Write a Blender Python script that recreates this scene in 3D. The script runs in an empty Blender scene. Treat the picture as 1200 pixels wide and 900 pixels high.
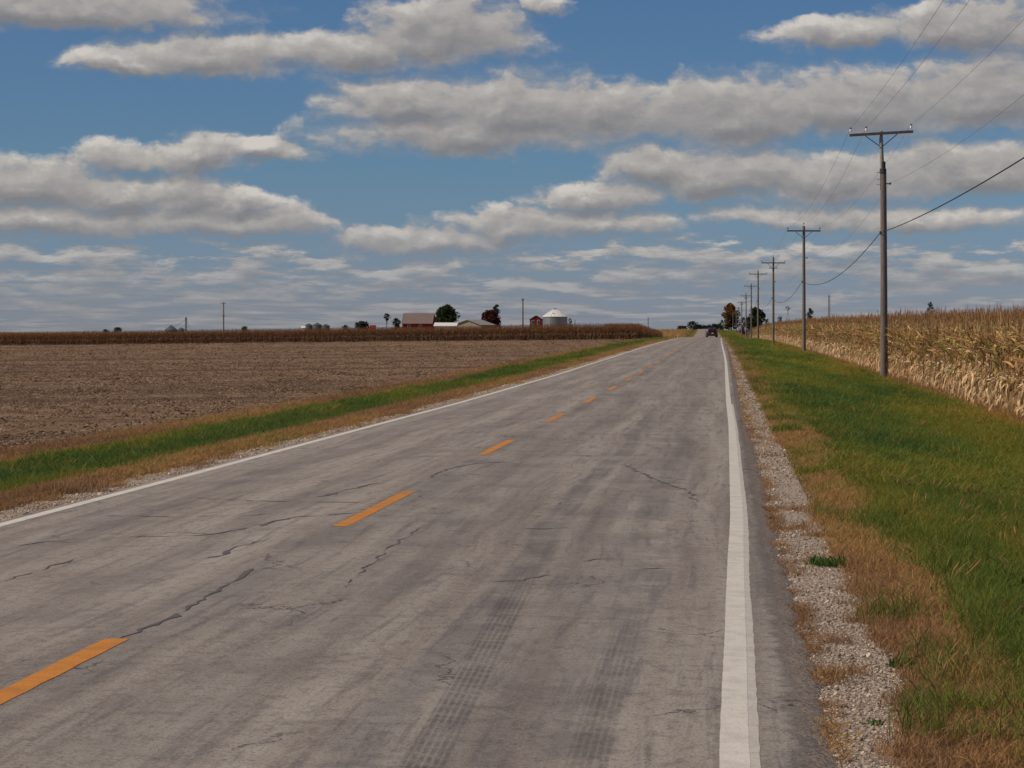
import bpy, bmesh, math, random
import numpy as np
from mathutils import Vector, Matrix

random.seed(7)
rng = np.random.default_rng(7)
S = bpy.context.scene
COL = S.collection

# ------------------------------------------------------------------ camera
F, VX, VY, CAMZ = 2800.0, 848.0, 390.0, 1.8       # focal length and road vanishing point (photo is 1200 x 900)
cam = bpy.data.cameras.new('camera')
cam.sensor_width = 36.0
cam.lens = F / 1200 * 36
cam.shift_x = (600 - VX) / 1200
cam.shift_y = -(450 - VY) / 1200
cam.clip_start, cam.clip_end = 0.1, 40000
cam_o = bpy.data.objects.new('camera', cam)
cam_o.location = (0, 0, CAMZ)
cam_o.rotation_euler = (math.radians(90), 0, 0)
COL.objects.link(cam_o)
S.camera = cam_o

# ------------------------------------------------------------------ light
SUN_AZ, SUN_EL = math.radians(-108), math.radians(42)
SUN_DIR = Vector((math.sin(SUN_AZ) * math.cos(SUN_EL), math.cos(SUN_AZ) * math.cos(SUN_EL), math.sin(SUN_EL)))
sun = bpy.data.lights.new('sun', 'SUN')
sun.energy = 5.0
sun.angle = math.radians(0.5)
sun.color = (1.0, 0.86, 0.69)
sun_o = bpy.data.objects.new('sun', sun)
sun_o.rotation_euler = SUN_DIR.to_track_quat('Z', 'Y').to_euler()
sun_o.location = (-60, 10, 60)
COL.objects.link(sun_o)
S.view_settings.view_transform = 'Standard'
S.view_settings.look = 'None'
S.view_settings.gamma = 1.0
S.view_settings.exposure = -0.60


# ------------------------------------------------------------------ node helpers
class NT:
    def __init__(s, tree):
        s.t = tree
        s.x = 0

    def n(s, typ, ins=None, **props):
        nd = s.t.nodes.new(typ)
        s.x += 40
        nd.location = (s.x, (s.x * 7) % 600)
        for k, v in props.items():
            setattr(nd, k, v)
        for k, v in (ins or {}).items():
            sock = nd.inputs[k]
            if isinstance(v, bpy.types.NodeSocket):
                s.t.links.new(v, sock)
            else:
                if sock.type == 'RGBA' and hasattr(v, '__len__') and len(v) == 3:
                    v = (*v, 1)
                sock.default_value = v
        return nd

    def m(s, op, a, b=0.0, c=None, clamp=False):
        ins = {0: a, 1: b}
        if c is not None:
            ins[2] = c
        return s.n('ShaderNodeMath', ins, operation=op, use_clamp=clamp).outputs[0]

    def vm(s, op, a, b=None, scale=None):
        ins = {0: a}
        if b is not None:
            ins[1] = b
        nd = s.n('ShaderNodeVectorMath', ins, operation=op)
        if scale is not None:
            if isinstance(scale, bpy.types.NodeSocket):
                s.t.links.new(scale, nd.inputs['Scale'])
            else:
                nd.inputs['Scale'].default_value = scale
        return nd.outputs['Value'] if op in ('LENGTH', 'DOT_PRODUCT', 'DISTANCE') else nd.outputs[0]

    def ss(s, v, a, b, lo=0.0, hi=1.0):
        return s.n('ShaderNodeMapRange', {0: v, 1: a, 2: b, 3: lo, 4: hi}, interpolation_type='SMOOTHSTEP').outputs[0]

    def mix(s, f, a, b, blend='MIX'):
        nd = s.n('ShaderNodeMix', data_type='RGBA', blend_type=blend)
        for i, v in ((0, f), (6, a), (7, b)):
            if isinstance(v, bpy.types.NodeSocket):
                s.t.links.new(v, nd.inputs[i])
            else:
                nd.inputs[i].default_value = (*v, 1) if (i and len(v) == 3) else v
        return nd.outputs[2]

    def noise(s, vec, scale, detail=4, rough=0.55, dim='3D', dist=0.0, out=0):
        return s.n('ShaderNodeTexNoise', {'Vector': vec, 'Scale': scale, 'Detail': detail, 'Roughness': rough,
                                          'Distortion': dist}, noise_dimensions=dim).outputs[out]

    def ramp(s, f, stops):
        nd = s.n('ShaderNodeValToRGB', {0: f})
        e = nd.color_ramp.elements
        while len(e) < len(stops):
            e.new(0.5)
        for el, (p, c) in zip(e, stops):
            el.position = p
            el.color = (*c, 1)
        return nd.outputs[0]

    def comb(s, x, y, z=0.0):
        return s.n('ShaderNodeCombineXYZ', {0: x, 1: y, 2: z}).outputs[0]

    def sep(s, v):
        return s.n('ShaderNodeSeparateXYZ', {0: v}).outputs


def material(name, build):
    mt = bpy.data.materials.new(name)
    mt.use_nodes = True
    nt = mt.node_tree
    nt.nodes.clear()
    h = NT(nt)
    out = nt.nodes.new('ShaderNodeOutputMaterial')
    sh = build(h)
    nt.links.new(sh, out.inputs['Surface'])
    return mt


def principled(h, col, rough=0.8, spec=0.4, normal=None, metal=0.0):
    ins = {'Base Color': col, 'Roughness': rough, 'Specular IOR Level': spec, 'Metallic': metal}
    if normal is not None:
        ins['Normal'] = normal
    return h.n('ShaderNodeBsdfPrincipled', ins).outputs[0]


def obj_co(h):
    return h.n('ShaderNodeTexCoord').outputs['Object']


def bump(h, height, strength=0.5, dist=0.02):
    return h.n('ShaderNodeBump', {'Height': height, 'Strength': strength, 'Distance': dist}).outputs[0]


# ------------------------------------------------------------------ sky (world)
world = bpy.data.worlds.new('World')
S.world = world
world.use_nodes = True
world.cycles.sampling_method = 'NONE'      # an even, cloudy dome: sampled by the surfaces
wt = world.node_tree
wt.nodes.clear()


def blob_group():
    g = bpy.data.node_groups.new('cloud_lobe', 'ShaderNodeTree')
    for nm in ('U', 'V', 'CU', 'CV', 'A', 'T', 'B'):
        g.interface.new_socket(nm, in_out='INPUT', socket_type='NodeSocketFloat')
    g.interface.new_socket('F', in_out='OUTPUT', socket_type='NodeSocketFloat')
    h = NT(g)
    gi = g.nodes.new('NodeGroupInput').outputs
    go = g.nodes.new('NodeGroupOutput')
    du = h.m('DIVIDE', h.m('SUBTRACT', gi['U'], gi['CU']), gi['A'])
    dv = h.m('SUBTRACT', gi['V'], gi['CV'])
    up = h.m('DIVIDE', h.m('MAXIMUM', dv, 0.0), gi['T'])
    dn = h.m('DIVIDE', h.m('MINIMUM', dv, 0.0), gi['B'])
    vv = h.m('ADD', up, dn)
    r2 = h.m('ADD', h.m('MULTIPLY', du, du), h.m('MULTIPLY', vv, vv))
    g.links.new(h.m('SUBTRACT', 1.0, h.m('SQRT', r2)), go.inputs['F'])
    return g


# lobes: photo px of centre x, base y, half width, height above, softness below (converted to azimuth / elevation)
LOBES = [
    (40, 14, 250, 70, 22), (-160, 5, 200, 60, 22),
    (520, 48, 125, 62, 26), (420, 62, 110, 32, 26), (240, 70, 165, 36, 22), (150, 74, 80, 22, 12), (345, 66, 60, 34, 18),
    (470, 128, 110, 52, 26), (620, 140, 165, 70, 38), (560, 158, 220, 40, 28), (720, 135, 120, 52, 42),
    (850, 140, 160, 62, 36), (1000, 132, 190, 66, 36), (1180, 122, 190, 70, 40), (1330, 110, 200, 70, 40),
    (980, 42, 115, 26, 18), (1140, 38, 140, 50, 26), (1260, 40, 160, 60, 30),
    (760, 200, 90, 36, 24), (850, 212, 130, 50, 26), (960, 218, 150, 50, 24), (1130, 208, 170, 48, 22), (700, 232, 90, 26, 16),
    (1330, 205, 160, 48, 22),
    (150, 190, 80, 30, 16), (240, 188, 90, 38, 18), (310, 176, 65, 24, 14),
    (30, 218, 120, 44, 28), (130, 232, 120, 36, 24), (228, 236, 62, 50, 20), (275, 238, 55, 22, 14), (-110, 225, 130, 46, 28),
    (60, 262, 190, 28, 18), (260, 262, 150, 30, 16), (600, 270, 110, 34, 16), (700, 262, 110, 26, 14), (500, 286, 140, 24, 14),
    (1080, 262, 170, 26, 14), (930, 256, 120, 22, 12), (640, 12, 34, 26, 14),
]


def sky_world():
    h = NT(wt)
    out = wt.nodes.new('ShaderNodeOutputWorld')
    sky = h.n('ShaderNodeTexSky', sky_type='NISHITA', sun_disc=False)
    sky.sun_elevation = SUN_EL
    sky.sun_rotation = SUN_AZ
    sky.altitude = 300
    sky.air_density = 1.0
    sky.dust_density = 0.15
    sky.ozone_density = 4.0
    d = h.n('ShaderNodeTexCoord').outputs['Generated']
    x, y, z = h.sep(d)[:3]
    az = h.m('ARCTAN2', x, y)
    hl = h.m('SQRT', h.m('ADD', h.m('MULTIPLY', x, x), h.m('MULTIPLY', y, y)))
    el = h.m('DIVIDE', z, h.m('MAXIMUM', hl, 0.02))
    U0 = h.m('MULTIPLY', az, F / 100)
    V0 = h.m('MULTIPLY', el, F / 100)
    # cloud field: lobes placed by azimuth and elevation, plus a field of flat fair-weather cloud all round
    g = bpy.data.node_groups.new('cloud_field', 'ShaderNodeTree')
    for nm in ('U', 'V'):
        g.interface.new_socket(nm, in_out='INPUT', socket_type='NodeSocketFloat')
    for nm in ('F', 'L'):
        g.interface.new_socket(nm, in_out='OUTPUT', socket_type='NodeSocketFloat')
    k = NT(g)
    gi = g.nodes.new('NodeGroupInput').outputs
    go = g.nodes.new('NodeGroupOutput')
    U, V = gi['U'], gi['V']
    p = k.comb(U, k.m('MULTIPLY', V, 1.5))
    w1 = k.noise(p, 0.9, 2, 0.5, '2D', out=1)
    w2 = k.noise(p, 4.5, 3, 0.55, '2D', out=1)
    wu = k.m('ADD', k.m('MULTIPLY', k.m('SUBTRACT', k.sep(w1)[0], 0.5), 0.9), k.m('MULTIPLY', k.m('SUBTRACT', k.sep(w2)[0], 0.5), 0.35))
    wv = k.m('ADD', k.m('MULTIPLY', k.m('SUBTRACT', k.sep(w1)[1], 0.5), 0.26), k.m('MULTIPLY', k.m('SUBTRACT', k.sep(w2)[1], 0.5), 0.16))
    uu, vv = k.m('ADD', U, wu), k.m('ADD', V, wv)
    bg = blob_group()
    f = None
    for (cx, cy, a, t, b) in LOBES:
        nd = k.n('ShaderNodeGroup', node_tree=bg)
        g.links.new(uu, nd.inputs['U'])
        g.links.new(vv, nd.inputs['V'])
        for nm, v in zip(('CU', 'CV', 'A', 'T', 'B'), (math.atan((cx - VX) / F) * F / 100, (VY - cy) / 100 * math.cos(math.atan((cx - VX) / F)), a / 100, t / 100, b / 100)):
            nd.inputs[nm].default_value = v
        f = nd.outputs['F'] if f is None else k.m('SMOOTH_MAX', f, nd.outputs['F'], 0.12)
    n_f = k.m('SUBTRACT', k.noise(k.comb(k.m('ADD', U, wu), k.m('ADD', k.m('MULTIPLY', V, 1.7), wv)), 1.7, 6, 0.54, '2D'), 0.5)
    lobes = k.m('ADD', k.m('SUBTRACT', f, 0.02), k.m('MULTIPLY', n_f, 0.80))
    # flat streaks towards the horizon: the pattern shrinks as the elevation falls
    vpos = k.m('MAXIMUM', k.m('ADD', V, 0.22), 0.05)
    q = k.comb(U, k.m('MULTIPLY', k.m('LOGARITHM', vpos, 2.718), 4.6), 3.3)
    st = k.m('ADD', k.m('MULTIPLY', k.noise(q, 1.7, 5, 0.58, '3D'), 1.15), k.m('MULTIPLY', k.noise(q, 0.3, 2, 0.5, '3D'), 0.6))
    low = k.ss(V, 0.9, 1.75, 1.0, 0.0)
    st = k.m('SUBTRACT', k.m('MULTIPLY', k.m('SUBTRACT', st, 0.905), 2.4), k.m('MULTIPLY', k.m('SUBTRACT', 1.0, low), 1.6))
    st = k.m('ADD', st, k.m('MULTIPLY', low, 0.30))
    # the rest of the sky, outside this stretch of horizon
    rest = k.m('MAXIMUM', k.ss(V, 4.1, 5.2), k.m('MAXIMUM', k.ss(U, 5.0, 7.0), k.ss(U, -11.0, -9.2, 1.0, 0.0)))
    q2 = k.comb(k.m('MULTIPLY', U, 1.0), k.m('MULTIPLY', k.m('LOGARITHM', vpos, 2.718), 5.5), 9.1)
    gen = k.m('SUBTRACT', k.m('MULTIPLY', k.noise(q2, 0.42, 6, 0.55, '3D'), 3.2), 1.62)
    gen = k.m('SUBTRACT', gen, k.m('MULTIPLY', k.m('SUBTRACT', 1.0, rest), 3.0))
    tot = k.m('SMOOTH_MAX', k.m('MAXIMUM', lobes, gen), st, 0.05)
    g.links.new(tot, go.inputs['F'])
    g.links.new(k.m('MAXIMUM', lobes, gen), go.inputs['L'])

    def field(u, v):
        nd = h.n('ShaderNodeGroup', node_tree=g)
        wt.links.new(u, nd.inputs['U'])
        wt.links.new(v, nd.inputs['V'])
        return nd.outputs['F']
    f0 = field(U0, V0)
    f1 = field(h.m('ADD', U0, -0.05), h.m('ADD', V0, 0.13))
    lit = h.m('SUBTRACT', f0, f1)                      # positive on the edges that face the sun
    thick = h.ss(f0, 0.15, 0.9)
    soft = h.ss(lit, -0.15, 0.32, 0.70, 0.34)           # sunlit tops end crisply, bases fray
    dens = h.ss(f0, h.m('MULTIPLY', soft, -0.25), h.m('MULTIPLY', soft, 0.85))
    li = h.m('ADD', h.m('MULTIPLY', lit, 0.95), h.m('SUBTRACT', 0.49, h.m('MULTIPLY', thick, 0.26)))
    li = h.n('ShaderNodeClamp', {0: li}).outputs[0]
    ccol = h.ramp(li, [(0.0, (0.33, 0.325, 0.34)), (0.35, (0.46, 0.44, 0.435)), (0.7, (0.66, 0.625, 0.59)), (1.0, (0.95, 0.89, 0.82))])
    # low air dims the far clouds
    far = h.ss(V0, 0.0, 1.9, 1.0, 0.0)
    ccol = h.mix(h.m('MULTIPLY', far, 0.50), ccol, (0.41, 0.39, 0.40))
    ccol = h.vm('SCALE', ccol, scale=CLOUD_GAIN)
    scol = h.mix(1.0, sky.outputs[0], h.mix(h.ss(V0, 0.0, 2.2), LOW_TINT, SKY_TINT), 'MULTIPLY')
    vis = h.m('MULTIPLY', dens, h.ss(V0, -0.05, 1.5, 0.42, 0.96))
    col = h.mix(vis, scol, ccol)
    bgd = h.n('ShaderNodeBackground', {'Color': col, 'Strength': 0.09})
    wt.links.new(bgd.outputs[0], out.inputs['Surface'])


CLOUD_GAIN = 11.0
SKY_TINT = (0.54, 0.715, 0.94)
LOW_TINT = (0.57, 0.655, 1.02)
sky_world()

# ------------------------------------------------------------------ ground shape


def table(pts):
    xs = np.array([p[0] for p in pts], float)
    ys = np.array([p[1] for p in pts], float)
    dx = np.diff(xs)
    sl = np.diff(ys) / dx
    mm = np.zeros_like(xs)
    mm[1:-1] = np.where(sl[:-1] * sl[1:] > 0, 2 * sl[:-1] * sl[1:] / (sl[:-1] + sl[1:] + 1e-12), 0)

    def f(x):
        x = np.clip(np.asarray(x, float), xs[0], xs[-1])
        i = np.clip(np.searchsorted(xs, x, 'right') - 1, 0, len(xs) - 2)
        t = (x - xs[i]) / dx[i]
        t2, t3 = t * t, t * t * t
        return ((2 * t3 - 3 * t2 + 1) * ys[i] + (t3 - 2 * t2 + t) * dx[i] * mm[i]
                + (-2 * t3 + 3 * t2) * ys[i + 1] + (t3 - t2) * dx[i] * mm[i + 1])
    return f


rise = table([(-200, 0), (50, 0), (91, .08), (127, .23), (214, .57), (300, .80), (400, .95), (450, .93), (560, .60),
              (650, .55), (800, 1.35), (1100, 3.2), (1500, 4.0), (9000, 4.0)])
bend = table([(-200, 0), (120, 0), (270, -.30), (400, -.5), (600, -1.0), (800, -2.2), (1100, -4.5), (1500, -9), (9000, -80)])
cross = table([(-6000, -1.9), (-200, -1.9), (-145, -1.65), (-60, -.75), (-25, -.45), (-12, -.33), (-9.6, -.36), (-8, -.10),
               (-7.4, -.045), (-6.97, -.025), (-6.5, -.08), (0.0, -.08), (.42, -.045), (.95, -.075), (1.8, -.17), (3.5, -.44), (5.5, -.64),
               (8, -.68), (12, -.62), (40, -.45), (6000, -.35)])


def vnoise(x, y, seed=0):
    xi, yi = np.floor(x).astype(np.int64), np.floor(y).astype(np.int64)
    fx, fy = x - xi, y - yi
    fx, fy = fx * fx * (3 - 2 * fx), fy * fy * (3 - 2 * fy)

    def hh(a, b):
        n = (a * 374761393 + b * 668265263 + seed * 974711) & 0x7fffffff
        n = ((n ^ (n >> 13)) * 1274126177) & 0x7fffffff
        return ((n ^ (n >> 16)) & 0xffff) / 65535.0
    return (hh(xi, yi) * (1 - fx) + hh(xi + 1, yi) * fx) * (1 - fy) + (hh(xi, yi + 1) * (1 - fx) + hh(xi + 1, yi + 1) * fx) * fy


def fbm(x, y, seed=0, o=3):
    s, a, t = 0, 1, 0
    for i in range(o):
        s = s + a * vnoise(x * 2 ** i, y * 2 ** i, seed + i)
        t += a
        a *= .5
    return s / t


def gz(x, y):
    x, y = np.asarray(x, float), np.asarray(y, float)
    return rise(y) + cross(x - bend(y))


CW = 3.40                                  # lane width
def road_z(x, y):
    d = np.abs(np.asarray(x, float) - bend(y) + CW - 0.06) / CW
    d = np.sqrt(d * d + .01) - .1
    return rise(y) + .115 * (1 - d)


def px_x(px, Y):
    return (px - VX) * Y / F


def py_z(py, Y):
    return CAMZ + (VY - py) * Y / F


def on_road(px, py):
    Y = 20.0
    for _ in range(60):
        z = float(road_z(px_x(px, Y), Y))
        Y = 0.5 * Y + 0.5 * min(450, (CAMZ - z) * F / (py - VY))
    return px_x(px, Y), Y


# ------------------------------------------------------------------ object helpers
def setp(o, label=None, cat=None, group=None, kind=None):
    if label: o['label'] = label
    if cat: o['category'] = cat
    if group: o['group'] = group
    if kind: o['kind'] = kind
    return o


def link(name, data, parent=None, loc=None):
    o = bpy.data.objects.new(name, data)
    COL.objects.link(o)
    if parent is not None: o.parent = parent
    if loc is not None: o.location = loc
    return o


def thing(name, loc, label, cat, group=None, rz=0.0):
    o = link(name, None, None, loc)
    o.empty_display_size = 0.3
    o.rotation_euler = (0, 0, rz)
    return setp(o, label, cat, group)


def mesh_np(name, V, Fc, mats, midx=None, smooth=False, col=None):
    me = bpy.data.meshes.new(name)
    me.from_pydata([tuple(v) for v in V], [], [tuple(f) for f in Fc])
    for m_ in (mats if isinstance(mats, (list, tuple)) else [mats]):
        me.materials.append(m_)
    if midx is not None:
        me.polygons.foreach_set('material_index', np.asarray(midx, np.int32))
    if smooth:
        me.polygons.foreach_set('use_smooth', np.ones(len(me.polygons), bool))
    if col is not None:
        a = me.color_attributes.new('col', 'FLOAT_COLOR', 'POINT')
        c = np.ones((len(V), 4), np.float32)
        c[:, :3] = col
        a.data.foreach_set('color', c.ravel())
    me.update()
    return me


class MB:
    """collects simple shapes, links them as one mesh object"""
    def __init__(s):
        s.v, s.f = [], []

    def add(s, vs, fs, M=None):
        b = len(s.v)
        s.v += [tuple(M @ Vector(v)) if M is not None else tuple(v) for v in vs]
        s.f += [tuple(b + i for i in f) for f in fs]
        return s

    def box(s, c, d, M=None):
        x, y, z = d[0] / 2, d[1] / 2, d[2] / 2
        vs = [(c[0] + i * x, c[1] + j * y, c[2] + k * z) for k in (-1, 1) for (i, j) in ((-1, -1), (1, -1), (1, 1), (-1, 1))]
        return s.add(vs, [(3, 2, 1, 0), (4, 5, 6, 7), (0, 1, 5, 4), (1, 2, 6, 5), (2, 3, 7, 6), (3, 0, 4, 7)], M)

    def tube(s, pts, rad, n=8, cap=True):
        pts = [Vector(p) for p in pts]
        rad = rad if hasattr(rad, '__len__') else [rad] * len(pts)
        rings, fs = [], []
        up = Vector((0, 0, 1))
        for i, p in enumerate(pts):
            t = (pts[min(i + 1, len(pts) - 1)] - pts[max(i - 1, 0)]).normalized()
            a = t.cross(up)
            if a.length < .05: a = t.cross(Vector((0, 1, 0)))
            a.normalize()
            b = t.cross(a)
            rings += [p + (a * math.cos(2 * math.pi * k / n) + b * math.sin(2 * math.pi * k / n)) * rad[i] for k in range(n)]
        for i in range(len(pts) - 1):
            for k in range(n):
                fs.append((i * n + k, i * n + (k + 1) % n, (i + 1) * n + (k + 1) % n, (i + 1) * n + k))
        if cap:
            fs.append(tuple(range(n)))
            fs.append(tuple(reversed(range((len(pts) - 1) * n, len(pts) * n))))
        return s.add(rings, fs)

    def lathe(s, prof, n=16, c=(0, 0, 0)):
        vs = [(c[0] + r * math.cos(2 * math.pi * k / n), c[1] + r * math.sin(2 * math.pi * k / n), c[2] + z) for r, z in prof for k in range(n)]
        fs = [(i * n + k, i * n + (k + 1) % n, (i + 1) * n + (k + 1) % n, (i + 1) * n + k) for i in range(len(prof) - 1) for k in range(n)]
        fs.append(tuple(reversed(range(n))))
        fs.append(tuple(range((len(prof) - 1) * n, len(prof) * n)))
        return s.add(vs, fs)

    def prism(s, poly, y0, y1, M=None):
        """poly in (x,z), extruded along y"""
        n = len(poly)
        vs = [(x, y0, z) for x, z in poly] + [(x, y1, z) for x, z in poly]
        fs = [tuple(range(n)), tuple(reversed(range(n, 2 * n)))] + [(i, i + n, (i + 1) % n + n, (i + 1) % n) for i in range(n)]
        return s.add(vs, fs, M)

    def build(s, name, mat, parent=None, loc=None, smooth=False, label=None):
        me = mesh_np(name, s.v, s.f, mat, smooth=False)
        bm = bmesh.new()
        bm.from_mesh(me)
        bmesh.ops.recalc_face_normals(bm, faces=bm.faces)
        bm.to_mesh(me)
        bm.free()
        if smooth:
            me.polygons.foreach_set('use_smooth', np.ones(len(me.polygons), bool))
            try:
                me.set_sharp_from_angle(angle=math.radians(40))
            except Exception:
                pass
        o = link(name, me, parent, loc)
        if label: o['label'] = label
        return o


# ------------------------------------------------------------------ materials
def m_asphalt(h):
    co = obj_co(h)
    x, y, _ = h.sep(co)[:3]
    fine = h.noise(co, 55, 3, .65)
    speck = h.n('ShaderNodeTexVoronoi', {'Vector': co, 'Scale': 90}).outputs['Color']
    spk = h.sep(speck)[0]
    blot = h.noise(co, .8, 5, .6)
    wob = h.m('MULTIPLY', h.m('SUBTRACT', h.noise(h.comb(0.0, y), .10, 2, .5, '2D'), .5), .5)
    xs = h.m('ADD', x, wob)
    streak = h.noise(h.comb(h.m('MULTIPLY', xs, 1.0), h.m('MULTIPLY', y, .030)), 2.4, 5, .62, '2D')
    streak2 = h.noise(h.comb(h.m('MULTIPLY', xs, 1.0), h.m('MULTIPLY', y, .05)), 9.0, 4, .65, '2D')
    trans = h.noise(h.comb(h.m('MULTIPLY', x, .35), h.m('MULTIPLY', y, 3.0)), 1.0, 5, .7, '2D')
    base = h.ramp(streak, [(.28, (.235, .196, .163)), (.45, (.318, .274, .230)), (.60, (.378, .332, .282)), (.78, (.43, .384, .328))])
    base = h.mix(h.ss(streak2, .50, .72, 0, .55), base, (.140, .119, .112))
    base = h.mix(h.ss(blot, .50, .70, 0, .40), base, (.190, .152, .128))
    base = h.mix(h.ss(trans, .60, .75, 0, .35), base, (.11, .097, .097))
    mid = h.noise(h.vm('MULTIPLY', co, (1, .6, 1)), 11, 6, .72)
    base = h.mix(h.ss(mid, .48, .66, 0, .42), base, (.105, .09, .088))
    base = h.mix(h.ss(mid, .46, .34, 0, .30), base, (.34, .31, .28))
    base = h.mix(h.ss(fine, .54, .68, 0, .6), base, (.085, .075, .072))
    base = h.mix(h.ss(spk, .80, .98, 0, .42), base, (.42, .385, .345))
    base = h.mix(h.ss(spk, .16, .02, 0, .40), base, (.06, .055, .056))
    # polished wheel paths
    def band(c, w, soft):
        return h.ss(h.m('ABSOLUTE', h.m('SUBTRACT', xs, c)), w, w + soft, 1.0, 0.0)
    wheel = h.m('MAXIMUM', h.m('MAXIMUM', band(-.95, .18, .35), band(-2.45, .15, .35)), h.m('MAXIMUM', band(-4.2, .15, .35), band(-5.7, .2, .35)))
    base = h.mix(h.m('MULTIPLY', wheel, h.ss(blot, .3, .65, .08, .30)), base, (.135, .115, .108))
    seam = h.m('MULTIPLY', h.ss(h.m('ABSOLUTE', h.m('SUBTRACT', x, h.m('ADD', -3.22, wob))), .03, .38, 1, 0), h.ss(h.noise(co, .5, 4, .6), .35, .68, .15, .52))
    base = h.mix(seam, base, (.115, .097, .092))
    track = h.m('MULTIPLY', h.m('MULTIPLY', band(-1.52, .07, .10), h.ss(y, 90, 25)), h.ss(h.noise(co, .7, 4, .65), .30, .62, .08, .55))
    base = h.mix(track, base, (.105, .09, .092))
    track2 = h.m('MULTIPLY', h.m('MULTIPLY', band(-.62, .10, .12), h.ss(y, 60, 14)), h.ss(h.noise(co, .9, 4, .65), .36, .62, .0, .45))
    base = h.mix(track2, base, (.11, .095, .095))
    # crumbling dirty margin
    ed = h.m('ADD', x, h.m('ADD', h.m('MULTIPLY', h.m('SUBTRACT', mid, .5), .18), h.m('MULTIPLY', h.m('SUBTRACT', h.noise(co, 2.2, 5, .65), .5), .22)))
    base = h.mix(h.ss(ed, .25, .36, 0, .65), base, (.088, .068, .055))
    base = h.mix(h.m('MULTIPLY', h.ss(ed, .30, .40), h.ss(spk, .45, .6)), base, (.34, .27, .205))
    # tyre tread prints in the near lane
    def print_(c0, slope, w, y0, y1, amt):
        cx = h.m('ADD', c0, h.m('MULTIPLY', h.m('SUBTRACT', y, 10.0), slope))
        dx = h.m('SUBTRACT', x, cx)
        inside = h.ss(h.m('ABSOLUTE', dx), w * .8, w, 1, 0)
        ribs = h.ss(h.m('SINE', h.m('MULTIPLY', dx, 190)), -1.1, .4, .25, 1.0)
        bars = h.ss(h.m('SINE', h.m('MULTIPLY', h.m('ADD', y, h.m('ADD', h.m('MULTIPLY', dx, .6), h.m('MULTIPLY', h.noise(co, 2.5, 3, .6), .5))), 34)), -.9, .3)
        pat = h.m('MULTIPLY', ribs, h.m('ADD', .55, h.m('MULTIPLY', bars, .45)))
        rng_ = h.m('MULTIPLY', h.ss(y, y0 - 2, y0), h.ss(y, y1, y1 + 5, 1, 0))
        patch = h.ss(h.noise(co, 1.6, 3, .6), .30, .58, .45, 1.0)
        return h.m('MULTIPLY', h.m('MULTIPLY', h.m('MULTIPLY', inside, pat), rng_), h.m('MULTIPLY', patch, amt))
    base = h.mix(print_(-1.22, -.028, .10, 5, 14.5, .55), base, (.07, .06, .066))
    base = h.mix(print_(-.56, -.006, .10, 5, 11.5, .45), base, (.075, .065, .070))
    # hairline map cracking
    vo = h.n('ShaderNodeTexVoronoi', {'Vector': h.vm('ADD', h.vm('MULTIPLY', co, (1.0, .55, 1)), h.vm('SCALE', h.noise(co, 3, 4, .6, out=1), scale=.5)), 'Scale': .75}, feature='DISTANCE_TO_EDGE').outputs[0]
    crack = h.m('MULTIPLY', h.ss(vo, .002, .012, 1, 0), h.ss(h.noise(co, .55, 3, .6), .52, .62, 0, .8))
    base = h.mix(crack, base, (.05, .043, .046))
    hgt = h.m('SUBTRACT', h.m('ADD', h.m('MULTIPLY', spk, .5), fine), h.m('MULTIPLY', crack, 1.0))
    return principled(h, base, .76, .28, bump(h, hgt, .55, .006))


def m_paint(c1, c2, wear):
    def b(h):
        co = obj_co(h)
        n1 = h.noise(co, 5, 5, .65)
        n2 = h.noise(h.vm('MULTIPLY', co, (9, 3, 1)), 3.0, 5, .7)
        sp = h.noise(co, 60, 2, .6)
        base = h.mix(h.ss(n1, .35, .7), c1, c2)
        wr = h.m('MAXIMUM', h.ss(n2, .60, .72, 0, wear), h.ss(sp, .55, .70, 0, wear))
        base = h.mix(wr, base, (.17, .15, .14))
        return principled(h, base, .65, .4, bump(h, sp, .3, .003))
    return b


def m_gravel(h):
    co = obj_co(h)
    v = h.n('ShaderNodeTexVoronoi', {'Vector': co, 'Scale': 42, 'Randomness': 1.0})
    rnd = h.sep(v.outputs['Color'])[0]
    base = h.ramp(rnd, [(0, (.26, .20, .15)), (.35, (.45, .365, .29)), (.7, (.57, .48, .395)), (1, (.68, .59, .49))])
    dirt = h.ss(h.noise(co, 1.6, 4, .6), .45, .65, 0, .40)
    base = h.mix(dirt, base, (.27, .185, .125))
    d = v.outputs['Distance']
    base = h.mix(h.ss(d, .30, .6, 0, .4), base, (.14, .105, .08))
    return principled(h, base, .9, .2, bump(h, h.m('SUBTRACT', 1.0, d), .9, .015))


def m_verge(h):
    co = obj_co(h)
    n = h.noise(co, 2.2, 6, .65)
    n2 = h.noise(co, 30, 4, .7)
    base = h.ramp(n, [(.3, (.10, .072, .040)), (.5, (.14, .10, .05)), (.7, (.115, .108, .04))])
    base = h.mix(h.ss(n2, .4, .7, 0, .6), base, (.07, .05, .028))
    return principled(h, base, .95, .1, bump(h, n2, .8, .03))


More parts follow.
